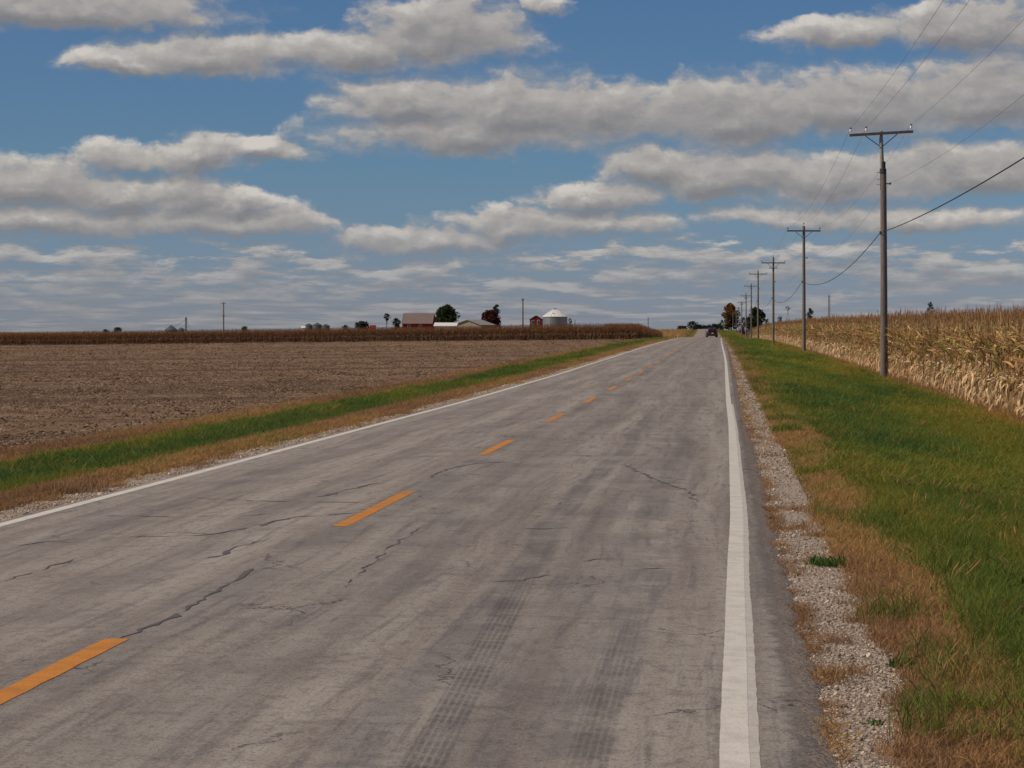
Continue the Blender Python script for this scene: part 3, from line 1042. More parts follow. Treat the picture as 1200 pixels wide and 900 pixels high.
# ------------------------------------------------------------------ maize
def corn_plant(seed, m, pal, H=2.75, leaves=13, far=False):
    r = np.random.default_rng(seed)
    V, Fc, C = [], [], []
    H = H * r.uniform(.93, 1.06)
    lx, ly = r.normal(0, .05, 2)

    def cen(t): return np.array([lx * t * t, ly * t * t, H * t])
    b = 0
    for t, rr in ((0, .016), (.5, .013), (1, .006)):
        c = cen(t)
        for k in range(3):
            V.append(tuple(c + np.array([math.cos(k * 2.094) * rr, math.sin(k * 2.094) * rr, 0])))
            C.append(pal['stalk'])
    for j in range(2):
        for k in range(3):
            Fc.append((j * 3 + k, j * 3 + (k + 1) % 3, j * 3 + 3 + (k + 1) % 3, j * 3 + 3 + k))
    az0 = r.uniform(0, 3.14)
    tdry = r.uniform(.34, .62)
    for i in range(leaves):
        t = .10 + .82 * i / leaves + r.uniform(-.02, .02)
        az = az0 + (i % 2) * math.pi + r.normal(0, .5)
        L = r.uniform(.45, .80) * (1 - .45 * max(0, t - .6) / .4)
        w = r.uniform(.05, .095) * (.65 if t > .75 else 1)
        dry = t < .5 or r.uniform() < .35
        el = r.uniform(.2, .9) if dry else r.uniform(.7, 1.15)
        droop = r.uniform(1.9, 3.2) if dry else r.uniform(.5, 1.5)
        if r.uniform() < np.clip((tdry + .22 - t) / .42, 0, 1):
            q = r.uniform(); base = np.array(pal['low'][0]) * (1 - q) + np.array(pal['low'][1]) * q
        else:
            q = r.uniform()
            if r.uniform() < pal['pgreen'] * (1 if t < .85 else .3):
                base = np.array(pal['green'][0]) * (1 - q) + np.array(pal['green'][1]) * q
            else:
                base = np.array(pal['top'][0]) * (1 - q) + np.array(pal['top'][1]) * q
        base = base * r.uniform(.58, 1.36)
        p = cen(t)
        hd = np.array([math.cos(az), math.sin(az), 0])
        sd = np.array([-math.sin(az), math.cos(az), 0])
        tw = r.normal(0, .9)
        hang = r.uniform(1.1, 3.0)
        b = len(V)
        ns = 4
        for j in range(ns + 1):
            u = j / ns
            ww = w * (.55, 1.0, .95, .65, .08)[j] / 2
            tws = tw * u
            s = sd * math.cos(tws) + np.array([0, 0, 1]) * math.sin(tws)
            V += [tuple(p - s * ww), tuple(p + s * ww)]
            cc = np.clip(base * r.uniform(.8, 1.2), 0, 1)
            C += [tuple(cc)] * 2
            e = (el + (-1.42 - el) * min(1.0, u * hang + .12)) if dry else el - droop * u * 1.05
            p = p + (hd * math.cos(e) + np.array([0, 0, math.sin(e)])) * L / ns
        for j in range(ns):
            Fc.append((b + 2 * j, b + 2 * j + 1, b + 2 * j + 3, b + 2 * j + 2))
    # hanging ear in its husk
    for _ in range(1 if r.uniform() < .8 else 2):
        t = r.uniform(.36, .46)
        az = r.uniform(0, 6.283)
        p0 = cen(t) + np.array([math.cos(az), math.sin(az), 0]) * .03
        e = r.uniform(-1.3, .9)
        ax = np.array([math.cos(az) * math.cos(e), math.sin(az) * math.cos(e), math.sin(e)]) * r.uniform(.2, .27)
        s1 = np.array([-math.sin(az), math.cos(az), 0]); s2 = np.cross(ax / np.linalg.norm(ax), s1)
        b = len(V)
        for u, rr in ((0, .014), (.3, .032), (.7, .028), (1.0, .006)):
            for k in range(5):
                an = k * 1.2566
                V.append(tuple(p0 + ax * u + (s1 * math.cos(an) + s2 * math.sin(an)) * rr))
                C.append(tuple(np.array(pal['husk']) * r.uniform(.85, 1.1)))
        for j in range(3):
            for k in range(5):
                Fc.append((b + j * 5 + k, b + j * 5 + (k + 1) % 5, b + j * 5 + 5 + (k + 1) % 5, b + j * 5 + 5 + k))
    for i in range(6):                                   # tassel
        a = r.uniform(0, 6.283)
        sp = r.uniform(.1, .55) if i else 0
        Lt = r.uniform(.16, .26) if i else .30
        p0 = cen(1.0) + np.array([0, 0, .02 * i])
        d = np.array([math.cos(a) * math.sin(sp), math.sin(a) * math.sin(sp), math.cos(sp)]) * Lt
        s = np.array([-math.sin(a), math.cos(a), 0]) * .008
        b = len(V)
        V += [tuple(p0 - s), tuple(p0 + s), tuple(p0 + d)]
        Fc.append((b, b + 1, b + 2))
        C += [pal['tassel']] * 3
    return mesh_np('maize_plant', V, Fc, m, col=np.array(C))


PAL_R = dict(stalk=(.40, .29, .14), low=[(.70, .52, .30), (.44, .28, .14)], top=[(.50, .29, .115), (.32, .165, .065)], green=[(.23, .22, .045), (.37, .29, .07)],
             pgreen=.34, husk=(.78, .63, .42), tassel=(.34, .18, .075))
PAL_R2 = dict(PAL_R, low=[(.78, .59, .35), (.34, .20, .095)], top=[(.58, .36, .15), (.25, .125, .05)], pgreen=.14)
PAL_L = dict(stalk=(.20, .115, .055), low=[(.28, .165, .092), (.15, .080, .045)], top=[(.30, .135, .055), (.16, .072, .034)], green=[(.16, .12, .03), (.2, .13, .04)],
             pgreen=.05, husk=(.50, .34, .21), tassel=(.24, .110, .050))
CR = [corn_plant(400 + i, MT['corn'], PAL_R if i % 2 else PAL_R2) for i in range(12)]
CL = [corn_plant(450 + i, MT['corn_far'], PAL_L, 2.45, 12) for i in range(10)]


def maize_field(name, X, Y, src, label, hs):
    z = gz(X, Y)
    n = len(X)
    s = rng.uniform(.92, 1.08, n)
    sv = np.stack([s, s, s * hs], 1)
    gn_scatter(name, np.stack([X, Y, z - .02], 1), sv, rng.integers(0, len(src), n), rng.uniform(size=n), src, label, tilt=.06)


XS, YS = [], []
for row in range(16):
    for (a, b, st) in ((24, 150, .17), (150, 320, .21), (320, 640, .34)):
        if row > 9 and a >= 320: continue
        y = np.arange(a, b, st)
        y = y + rng.normal(0, .03, len(y))
        x = 8.35 + .76 * row + rng.normal(0, .045, len(y))
        XS.append(x + bend(y) * (1.0 if True else 0)); YS.append(y)
for (a, b, lo, hi, d) in ((24, 200, 20.4, 50, 1.1), (200, 640, 16, 60, .35)):
    x, y = scatter_pts(lo, hi, a, b, d)
    XS.append(x); YS.append(y)
X, Y = np.concatenate(XS), np.concatenate(YS)
taper = np.clip((640 - Y) / 40, .6, 1)
maize_field('maize_crop', X, Y, CR, 'ripe pale gold maize standing in rows right of the grass verge', (1.05 + .06 * (fbm(X * .1, Y * .05, 91) - .5)) * taper)
XS, YS = [], []
for row in range(22):
    x = np.arange(-185, -16 + 0, .17 if row < 8 else .3)
    x = x + rng.normal(0, .03, len(x))
    y = 442 + (-16 - x) * .30 + .76 * row + rng.normal(0, .06, len(x))
    XS.append(x); YS.append(y)
for row in range(9):
    y = np.arange(448, 650, .26)
    XS.append(-15.6 - .76 * row + bend(y) + rng.normal(0, .05, len(y))); YS.append(y)
x, y = scatter_pts(-190, -22, 470, 620, .30)
k = y > 462 + (-16 - x) * .30
XS.append(x[k]); YS.append(y[k])
X, Y = np.concatenate(XS), np.concatenate(YS)
maize_field('maize_crop', X, Y, CL, 'dark brown dry maize standing beyond the bare field on the left', 1.0 + .07 * (fbm(X * .08, Y * .02, 95) - .5) + .09 * np.clip((X + 55) / 30, 0, 1) - .38 * np.clip((Y - 455) / 200, 0, 1) * (X > -26))
# gold stubble crop far beyond the crest
x, y = scatter_pts(-60, -9.5, 660, 1080, .22)
x = x + bend(y)
n = len(x)
gn_scatter('maize_crop', np.stack([x, y, gz(x, y) - .9], 1), np.stack([np.ones(n) * 2.2, np.ones(n) * 2.2, rng.uniform(.55, .75, n)], 1), rng.integers(0, 12, n), rng.uniform(size=n), CR,
           'sunlit yellow crop far away left of the car on the road')

# ------------------------------------------------------------------ utility line on the right
# Y, X, arm height, pole top above arm, arm half width, second arm, label
POLES = [
    (117, 7.85, 11.55, .12, 1.56, 'grafted', 'nearest utility pole, weathered brown with a thin pale grafted top'),
    (217, 7.30, 11.05, .45, 1.52, 'pin', 'second utility pole along the maize, insulator on its very top'),
    (313, 6.50, 10.95, .75, 1.55, 'double', 'third utility pole along the maize, short second arm under the long one'),
    (413, 5.95, 11.95, .50, 1.55, 'plain', 'fourth utility pole, brown and single armed, right of the dark green tree'),
    (520, 6.05, 11.95, .45, 1.45, 'plain', 'fifth utility pole, standing in front of the dark green tree'),
    (640, 6.05, 11.70, .70, 1.35, 'double', 'sixth utility pole, two armed, between the red bush and dark tree'),
    (760, 5.80, 11.40, .40, 1.30, 'double', 'seventh utility pole, two armed, just right of the orange topped tree'),
]
for k, Yp in enumerate((880, 1000, 1120, 1240)):
    POLES.append((Yp, 5.6 - .3 * k - .6 * (k > 1), 10.9 + .1 * k, .3, 1.2, 'far', None))
FARL = ['far utility pole seen right beside the seventh pole', 'far thin utility pole before the right edge of the orange topped tree',
        'far thin utility pole before the middle of the orange topped tree', 'farthest thin utility pole, at the left of the pole row']


def utility_pole(Y, X, za, top, hw, kind, label, gx='utility poles along the right verge'):
    zb = float(gz(X, Y))
    t = thing('utility_pole', (X, Y, zb), label, 'utility pole', gx)
    H = za - zb
    if kind == 'grafted':
        mb = MB().tube([(0, 0, -.3), (.0, 0, H * .4), (-.03, 0, H - 1.75)], [.195, .165, .150], 14)
        mb.build('shaft', MT['pole_wood'], t, smooth=True)
        MB().tube([(-.075, 0, H - 2.0), (-.12, 0, H - .9), (-.15, 0, H + top)], [.105, .10, .09], 12).build('top_extension', MT['pole_new'], t, smooth=True)
        MB().lathe([(.165, H - 1.95), (.165, H - 1.72), (.125, H - 1.70), (.125, H - 1.38), (.10, H - 1.36)], 14, (-.045, 0, 0)).build('collar', MT['dark_steel'], t)
        tilt, ox = math.radians(3.4), -.14
    else:
        lean = random.uniform(-.06, .06)
        MB().tube([(0, 0, -.3), (lean * .4, 0, H * .5), (lean, 0, H + top)], [.18, .15, .115], 12).build('shaft', MT['pole_wood'], t, smooth=True)
        tilt, ox = math.radians(random.uniform(-.3, 1.0)), lean
    M = Matrix.Translation((ox, -.16, H)) @ Matrix.Rotation(-tilt, 4, 'Y')
    MB().box((0, 0, 0), (2 * hw, .10, .13), M).build('crossarm', MT['arm_wood'], t)
    if kind != 'far':
        for s in (-1, 1):
            a = M @ Vector((s * hw * .5, .0, -.08)); b = Vector((ox + s * .08, -.13, H - .62))
            MB().tube([a, b], .022, 5).build('brace', MT['dark_steel'], t)
    pins = {'grafted': (-hw + .06, -hw * .47, hw - .10), 'pin': (-hw + .07, hw - .07), 'far': (-hw + .05, hw - .05)}.get(kind, (-hw + .06, hw - .06))
    att = []

    def insulator(p):
        q = M @ Vector((p, 0, .065))
        MB().lathe([(.012, 0), (.012, .10), (.055, .105), (.062, .14), (.05, .17), (.058, .19), (.05, .22), (.03, .235)], 10, q).build('insulator', MT['porcelain'] if kind == 'grafted' else MT['cap_dark'], t)
        if kind == 'grafted':
            MB().lathe([(.035, 0), (.048, .02), (.045, .06), (.02, .08)], 8, (q[0], q[1], q[2] + .238)).build('insulator_cap', MT['cap_dark'], t)
        att.append((X + q[0], Y + q[1], zb + q[2] + .27))
    for p in pins: insulator(p)
    if kind == 'pin':
        MB().lathe([(.015, 0), (.015, .16), (.05, .17), (.055, .24), (.035, .30)], 8, (ox, 0, H + top)).build('insulator', MT['cap_dark'], t)
        att.insert(1, (X + ox, Y, zb + H + top + .28))
    elif kind != 'grafted':
        MB().lathe([(.015, 0), (.015, .12), (.05, .13), (.055, .2), (.035, .25)], 8, (ox, 0, H + top)).build('insulator', MT['cap_dark'], t)
        att.insert(1, (X + ox, Y, zb + H + top + .22))
    if kind == 'double':
        MB().box((ox, -.16, H - .68), (hw * .7, .09, .11)).build('crossarm', MT['arm_wood'], t)
        for s in (-1, 1):
            MB().lathe([(.012, 0), (.012, .08), (.05, .09), (.055, .15), (.03, .2)], 8, (ox + s * hw * .30, -.16, H - .62)).build('insulator', MT['cap_dark'], t)
    # bracket for the neutral wire and clamp for the cable
    nz, cz = H - 2.45, 6.7 - zb if kind == 'grafted' else H - 4.6
    if kind != 'far':
        MB().box((.22, -.02, nz), (.22, .05, .05)).lathe([(.03, -.05), (.045, -.02), (.045, .03), (.03, .06)], 8, (.31, -.02, nz)).build('bracket', MT['dark_steel'], t)
        MB().box((-.17, -.05, cz), (.10, .10, .14)).build('cable_clamp', MT['dark_steel'], t)
    if kind == 'grafted':
        for zz in (nz - .05, nz + .22, nz + .55):
            MB().tube([(-.13, 0, zz), (-.36, 0, zz)], .012, 5).build('step_peg', MT['dark_steel'], t)
        MB().tube([(-.17, -.03, nz - .3), (-.17, -.03, H - 1.75)], .02, 5).build('conduit', MT['dark_steel'], t)
    return att, (X + .31, Y, zb + nz + .05), (X - .18, Y - .05, zb + cz)


ATT = []
for k, pdef in enumerate(POLES):
    Yp, Xp, za, top, hw, kind, lab = pdef
    ATT.append(utility_pole(Yp, Xp, za, top, hw, kind, lab or FARL[k - 7]))


def wire(name, pts, sags, r, m, label, cat, group=None, n=20):
    Q = []
    for (a, b), sg in zip(zip(pts[:-1], pts[1:]), sags):
        a, b = Vector(a), Vector(b)
        for i in range(n):
            t = i / n
            p = a.lerp(b, t)
            p.z -= sg * 4 * t * (1 - t)
            Q.append(p)
    Q.append(Vector(pts[-1]))
    o = MB().tube(Q, r, 5).build(name, m, None, smooth=True)
    return setp(o, label, cat, group)


ys_p = [p[0] for p in POLES]
sag = lambda k: .9
wl = ['top conductor strung from the left ends of the pole crossarms', 'top conductor strung from the pole tops and inner crossarm pin', 'top conductor strung from the right ends of the pole crossarms']
for j in range(3):
    pts = [(ATT[0][0][j][0], 12.0, ATT[0][0][j][2] + .3)] + [a[0][j] for a in ATT]
    wire('power_line', pts, [.75] + [1.0] * (len(pts) - 2), .0065, MT['wire'], wl[j], 'power line', 'wires along the right verge')
pts = [(8.3, 12.0, 9.5)] + [a[1] for a in ATT[:8]]
wire('power_line', pts, [1.0] + [1.2] * (len(pts) - 2), .0055, MT['wire'], 'thin lower wire on brackets below the crossarms of the right poles', 'power line', 'wires along the right verge')
pts = [(7.75, 12.0, 7.1)] + [a[2] for a in ATT[:8]]
wire('telephone_cable', pts, [.62] + [1.15] * (len(pts) - 2), .020, MT['cable'], 'thick black sagging cable lowest on the right hand poles', 'cable', 'wires along the right verge')


# ------------------------------------------------------------------ trees
def m_crown(c1, c2, c3, trans=.25):
    def b(h):
        vc = h.n('ShaderNodeVertexColor', layer_name='col').outputs[0]
        base = h.ramp(h.sep(vc)[0], [(0, c1), (.5, c2), (1, c3)])
        d = principled(h, base, .7, .2)
        tr = h.n('ShaderNodeBsdfTranslucent', {'Color': base}).outputs[0]
        return h.n('ShaderNodeMixShader', {0: trans, 1: d, 2: tr}).outputs[0]
    return b


mat('bark', m_wood((.05, .038, .03), (.12, .095, .075)))
mat('leaf_green', m_crown((.018, .030, .012), (.036, .055, .018), (.075, .085, .026)))
mat('leaf_dark', m_crown((.014, .022, .013), (.024, .036, .018), (.045, .055, .026)))
mat('leaf_red', m_crown((.050, .014, .012), (.105, .028, .022), (.16, .055, .030)))
mat('leaf_orange', m_crown((.09, .045, .014), (.20, .088, .022), (.30, .15, .035)))
mat('leaf_mixed', m_crown((.045, .045, .016), (.11, .075, .02), (.24, .115, .028)))
mat('twig_dry', m_crown((.18, .10, .06), (.32, .19, .10), (.46, .29, .15)))


def tree(name, X, Y, w, ztop, m, label, group=None, seed=0, crown_from=.22, shape='round', leaf=None, n=None, zb=None, mat2=None, gap=0.0):
    r = np.random.default_rng(seed)
    zb = float(gz(X, Y)) if zb is None else zb
    H = ztop - zb
    t = thing(name, (X, Y, zb), label, 'bush' if 'bush' in name else 'tree', group)
    tr = MB()
    rad = max(.06, H * .022)
    tr.tube([(0, 0, -.2), (r.normal(0, .02) * H, 0, H * .3), (r.normal(0, .03) * H, 0, H * .75)], [rad, rad * .75, rad * .25], 8)
    clumps = []
    nl = 14
    for i in range(nl):
        u = (i + .5) / nl
        zz = H * (crown_from + (1 - crown_from) * u)
        if shape == 'round': rr = math.sqrt(max(.02, 1 - (2 * u - .95) ** 2))
        elif shape == 'cone': rr = 1.0 - u * .92
        else: rr = math.sqrt(max(.02, 1 - (max(0, u - .45) / .55) ** 2)) * (.75 + .25 * min(1, u / .3))
        for k in range(3 if shape != 'cone' else 2):
            a = r.uniform(0, 6.283)
            d = w / 2 * rr * r.uniform(.25, .82)
            s = w * .5 * r.uniform(.24, .40) * (.55 + .45 * rr)
            clumps.append((np.array([math.cos(a) * d, math.sin(a) * d, min(zz, H - s * .7)]), s))
            if k == 0 and i % 2 == 0 and rr > .3:
                tr.tube([(0, 0, max(.2 * H, zz - .2 * H)), (math.cos(a) * d * .6, math.sin(a) * d * .6, zz - .05 * H), (math.cos(a) * d, math.sin(a) * d, zz)], [rad * .4, rad * .25, rad * .1], 5)
    tr.build('trunk', MT['bark'], t)
    n = n or 2600
    leaf = leaf or w * .045
    ci = r.integers(0, len(clumps), n)
    cs = np.array([c[0] for c in clumps])[ci]; sz = np.array([c[1] for c in clumps])[ci]
    dv = r.normal(size=(n, 3)); dv /= np.linalg.norm(dv, axis=1)[:, None]
    pos = cs + dv * (sz * r.uniform(.35, 1.0, n) ** .6)[:, None]
    pos[:, 2] = np.maximum(pos[:, 2], .05 * H)
    e1 = r.normal(size=(n, 3)); e1 /= np.linalg.norm(e1, axis=1)[:, None]
    e2 = np.cross(e1, r.normal(size=(n, 3))); e2 /= np.linalg.norm(e2, axis=1)[:, None]
    ls = (leaf * r.uniform(.6, 1.5, n))[:, None]
    V = np.stack([pos - e1 * ls, pos - e2 * ls * .6, pos + e1 * ls, pos + e2 * ls * .6], 1).reshape(-1, 3)
    Fc = np.arange(4 * n).reshape(-1, 4)
    tone = r.uniform(size=len(clumps))[ci] * .6 + r.uniform(size=n) * .4
    col = np.repeat(np.stack([tone] * 3, 1), 4, 0)
    if mat2 is not None:
        mi = (pos[:, 2] + r.normal(0, H * .06, n) > H * .62).astype(int)
        me = mesh_np('crown', V, Fc, [MT[m], MT[mat2]], mi, col=col)
    else:
        me = mesh_np('crown', V, Fc, MT[m], col=col)
    link('crown', me, t)
    return t


def tree_px(name, px, wpx, ptop, Y, m, label, **kw):
    return tree(name, px_x(px, Y), Y, wpx * Y / F, py_z(ptop, Y), m, label, **kw)


tree_px('tree', 857, 23, 356, 1180, 'leaf_mixed', 'tree with orange crown top and olive lower leaves beside the road', seed=1, mat2='leaf_orange', crown_from=.12, shape='dome', n=3600)
tree_px('tree', 885.5, 25, 361, 900, 'leaf_green', 'dense dark green tree behind the fourth and fifth utility poles', seed=2, crown_from=.10, shape='dome', n=3600)
tree_px('bush', 871.5, 11, 372, 860, 'leaf_red', 'dull red bush between the orange topped tree and dark green tree', seed=3, crown_from=.05, shape='dome', n=1500)
tree_px('bush', 846, 8, 375, 1250, 'leaf_dark', 'dark narrow bush at the left foot of the orange topped tree', seed=4, crown_from=.05, shape='dome', n=900)
tree_px('bush', 899, 9, 374, 1000, 'leaf_dark', 'low dark bush at the right foot of the dark green tree', seed=24, crown_from=.05, shape='dome', n=900)
tree_px('tree', 949.5, 12, 361.5, 1000, 'leaf_dark', 'small dark tree showing above the right hand maize beside the mast', seed=5, crown_from=.2, n=1800, shape='dome')
tree_px('tree', 1090, 11, 354, 700, 'leaf_dark', 'tiny dark treetop peeping over the near right maize', seed=6, crown_from=.5, n=1200)
tree_px('tree', 523, 35, 358.5, 840, 'leaf_green', 'round green tree between the red barn and white roofed shed', seed=7, crown_from=.15, shape='round', n=4200)
tree_px('tree', 575, 26, 364, 850, 'leaf_red', 'broad dark red maple beside the tan gabled building', seed=8, crown_from=.12, shape='dome', n=3600)
tree_px('tree', 582, 13, 357, 858, 'leaf_dark', 'tall dark evergreen rising behind the red maple', seed=9, crown_from=.1, shape='dome', n=2400)
tree_px('tree', 453.5, 9, 367.5, 830, 'leaf_dark', 'slim tree with a small dark tuft left of the red barn', seed=10, crown_from=.72, n=900)
tree_px('bush', 465, 16, 373, 835, 'leaf_dark', 'dark bush against the left end of the red barn', seed=11, crown_from=.05, shape='dome', n=1500)
tree_px('bush', 424, 20, 377, 900, 'leaf_dark', 'wide dark bush left of the small red wagon', seed=12, crown_from=.05, shape='dome', n=1800)
tree_px('bush', 405, 12, 381, 950, 'leaf_dark', 'low dark bush left of the wide dark bush', seed=13, crown_from=.05, shape='dome', n=900)
tree_px('bush', 668, 8, 373, 815, 'leaf_green', 'green bush tucked against the right side of the grain bin', seed=14, crown_from=.05, shape='dome', n=1200)
tree_px('bush', 138, 11, 383.5, 1500, 'leaf_dark', 'far dark bush on the left horizon, right one of a pair', seed=15, crown_from=.05, shape='dome', n=700)
tree_px('bush', 124, 8, 386, 1500, 'leaf_dark', 'far low bush on the left horizon, left one of a pair', seed=16, crown_from=.05, shape='dome', n=600)
tree_px('bush', 287, 11, 382.5, 1500, 'leaf_dark', 'far bush on the horizon right of the lone left pole', seed=17, crown_from=.05, shape='dome', n=700)
FT = [(799, 11, 384, 1500, 'low round tree leftmost on the horizon beside the far road'), (812, 10, 378.5, 1600, 'tallest dark tree on the horizon left of the car'),
      (820, 9, 382.5, 1700, 'far tree just right of the tallest horizon tree'), (828.5, 9, 383.5, 1750, 'low far tree on the horizon directly above the car'),
      (836, 9, 381.5, 1800, 'far tree on the horizon above the right side of the car'), (842.5, 8, 381.5, 1850, 'far tree on the horizon left of the orange topped tree')]
for i, (px, w, pt, Yt, lb) in enumerate(FT):
    tree_px('tree', px, w + 5, pt - 1.8, Yt, 'leaf_dark', lb, group='far trees beyond the road', seed=40 + i, crown_from=.05, shape='dome', n=900)


# ------------------------------------------------------------------ farm buildings
mat('barn_red', m_plain((.17, .022, .018), .8, .2, var=.35, scale=.8))
mat('barn_roof', m_plain((.20, .145, .13), .75, .25, var=.25, scale=.5))
mat('white_trim', m_plain((.62, .61, .58), .6, .3))
mat('tan_wall', m_plain((.30, .255, .20), .8, .2))
mat('grey_roof', m_plain((.33, .31, .285), .6, .3))
mat('white_roof', m_plain((.74, .73, .70), .55, .3))
mat('galvanised', m_plain((.26, .275, .29), .45, .5, .55, var=.2, scale=1.2))
mat('bin_roof', m_plain((.78, .77, .74), .5, .4, .1, var=.08))
mat('glass', m_plain((.03, .035, .04), .1, .5))
mat('red_paint', m_plain((.40, .03, .02), .5, .4))


def gable(name, X, Y, L, Wd, eave, ridge, wallm, roofm, label, rz=0.0, door=True, windows=3, over=.35, zb=None, wallc='barn'):
    """ridge runs along local x; L long, Wd deep"""
    zb = float(gz(X, Y)) if zb is None else zb
    t = thing(name, (X, Y, zb), label, wallc, None, rz)
    he, hr = eave - zb, ridge - zb
    w = MB()
    pol = [(-Wd / 2, -.2), (Wd / 2, -.2), (Wd / 2, he), (0, hr), (-Wd / 2, he)]
    vs = [(-L / 2, a, b) for a, b in pol] + [(L / 2, a, b) for a, b in pol]
    w.add(vs, [tuple(range(5)), tuple(range(5, 10))] + [(i, i + 5, (i + 1) % 5 + 5, (i + 1) % 5) for i in range(5)])
    w.build('wall', wallm, t)
    sl = (hr - he) / (Wd / 2)
    for s in (-1, 1):
        yo = s * (Wd / 2 + over)
        zo = he - sl * over
        r = MB()
        vs = []
        for dz in (.05, .17):
            vs += [(-L / 2 - over, 0, hr + dz), (L / 2 + over, 0, hr + dz), (L / 2 + over, yo, zo + dz), (-L / 2 - over, yo, zo + dz)]
        r.add(vs, [(0, 1, 2, 3), (7, 6, 5, 4), (0, 4, 5, 1), (1, 5, 6, 2), (2, 6, 7, 3), (3, 7, 4, 0)])
        r.build('roof_slope', roofm, t)
    if door:
        d = MB().box((L * .15, -Wd / 2 - .04, 1.5), (2.6, .06, 3.0)).build('door', wallm, t)
        MB().box((L * .15, -Wd / 2 - .08, 2.95), (2.7, .03, .12)).build('rail', MT['white_trim'], d)
    for i in range(windows):
        xx = -L / 2 + L * (i + .6) / (windows + .6)
        fr = MB().box((xx, -Wd / 2 - .03, he - 1.0), (1.0, .06, 1.1)).build('window', MT['white_trim'], t)
        MB().box((xx, -Wd / 2 - .07, he - 1.0), (.8, .03, .9)).build('pane', MT['glass'], fr)
    return t


def at(px, Y): return px_x(px, Y), Y


X, Y = at(491, 820)
gable('barn', X, Y, 10.0, 11, py_z(379.0, 820), py_z(367.5, 820), MT['barn_red'], MT['barn_roof'], 'long red barn under a faded pinkish grey roof', windows=2)
X, Y = at(523, 790)
gable('shed', X, Y, 7.0, 6, py_z(382, 790), py_z(378.6, 790), MT['white_trim'], MT['white_roof'], 'low shed with a bright white roof below the round green tree', windows=0, wallc='shed')
X, Y = at(556, 800)
gable('house', X, Y, 9.0, 10.2, py_z(380.8, 800), py_z(375.2, 800), MT['tan_wall'], MT['grey_roof'], 'low tan building whose grey gable points at the road', rz=math.radians(66), windows=2, over=.5, wallc='house')
Xb, Yb = at(628.5, 790)
gable('barn', Xb, Yb, 4.5, 3.9, py_z(374.5, 790), py_z(370.3, 790), MT['barn_red'], MT['dark_steel'], 'small red barn with dark roof left of the grain bin', rz=math.radians(90), windows=0, door=False, over=.2)
bt = [o for o in bpy.data.objects if o.name.startswith('barn') and o.parent is None][-1]
for s in (-.9, .9):
    fr = MB().box((-2.3, s, py_z(378, 790) - bt.location.z), (.06, .85, 1.6)).build('window', MT['white_trim'], bt)
    MB().box((-2.34, s, py_z(378, 790) - bt.location.z), (.04, .65, 1.4)).build('pane', MT['glass'], fr)
X, Y = at(437, 850)
t = thing('wagon', (X, Y, float(gz(X, Y))), 'small red farm wagon right of the wide dark bush', 'wagon')
zt = py_z(381, 850) - t.location.z
MB().prism([(-.95, zt), (.95, zt), (.95, zt - .8), (.35, zt - 1.7), (-.35, zt - 1.7), (-.95, zt - .8)], -1.4, 1.4).build('hopper', MT['red_paint'], t)
MB().box((0, 0, .9), (1.5, 3.2, .15)).box((-.6, -1.2, zt / 2 - .1), (.1, .1, zt - 1.5)).box((.6, -1.2, zt / 2 - .1), (.1, .1, zt - 1.5)).box((-.6, 1.2, zt / 2 - .1), (.1, .1, zt - 1.5)).box((.6, 1.2, zt / 2 - .1), (.1, .1, zt - 1.5)).build('chassis', MT['red_paint'], t)
for sx in (-.8, .8):
    for sy in (-1.2, 1.2):
        MB().tube([(sx - .1, sy, .42), (sx + .1, sy, .42)], .42, 14).build('wheel', MT['cap_dark'], t)


def grain_bin(X, Y, rad, eave, apex, label, group=None, wallm='galvanised', roofm='bin_roof', rings=18, seg=40, door=True):
    zb = float(gz(X, Y))
    t = thing('grain_bin', (X, Y, zb), label, 'grain bin', group)
    he, ha = eave - zb, apex - zb
    prof = []
    for i in range(rings * 2 + 1):
        prof.append((rad + (.03 if i % 2 else 0), -.2 + (he + .2) * i / (rings * 2)))
    MB().lathe(prof, seg).build('wall', MT[wallm], t)
    cap = rad * .14
    hc = he + (ha - he) * .86
    rf = MB().lathe([(rad + .16, he - .02), (rad + .18, he + .06), (cap, hc)], seg)
    for k in range(20):
        a = 2 * math.pi * k / 20
        rf.tube([(math.cos(a) * (rad + .1), math.sin(a) * (rad + .1), he + .13), (math.cos(a) * cap, math.sin(a) * cap, hc + .06)], .045, 4)
    roof = rf.build('roof', MT[roofm], t)
    MB().lathe([(cap * .9, hc), (cap * .9, hc + (ha - hc) * .5), (cap * 1.15, hc + (ha - hc) * .55), (.05, ha)], 16).build('roof_cap', MT['galvanised'], roof)
    if door:
        a = -1.75
        M = Matrix.Rotation(a + math.pi / 2, 4, 'Z')
        M2 = Matrix.Translation((0, 0, 0)) @ M
        MB().box((0, -rad - .06, 1.3), (.9, .08, 2.0), M2).build('door', MT['steel'], t)
        b = -1.2
        M3 = Matrix.Rotation(b + math.pi / 2, 4, 'Z')
        lad = MB().box((-.22, -rad - .14, he / 2), (.04, .04, he), M3).box((.22, -rad - .14, he / 2), (.04, .04, he), M3)
        for i in range(int(he / .4)): lad.box((0, -rad - .14, .3 + .4 * i), (.44, .03, .03), M3)
        lad.build('ladder', MT['steel'], t)
        MB().box((0, -rad * .62, he + (ha - he) * .36), (.8, .5, .35), Matrix.Rotation(-.1, 4, 'Z')).build('roof_hatch', MT['dark_steel'], roof)
    return t


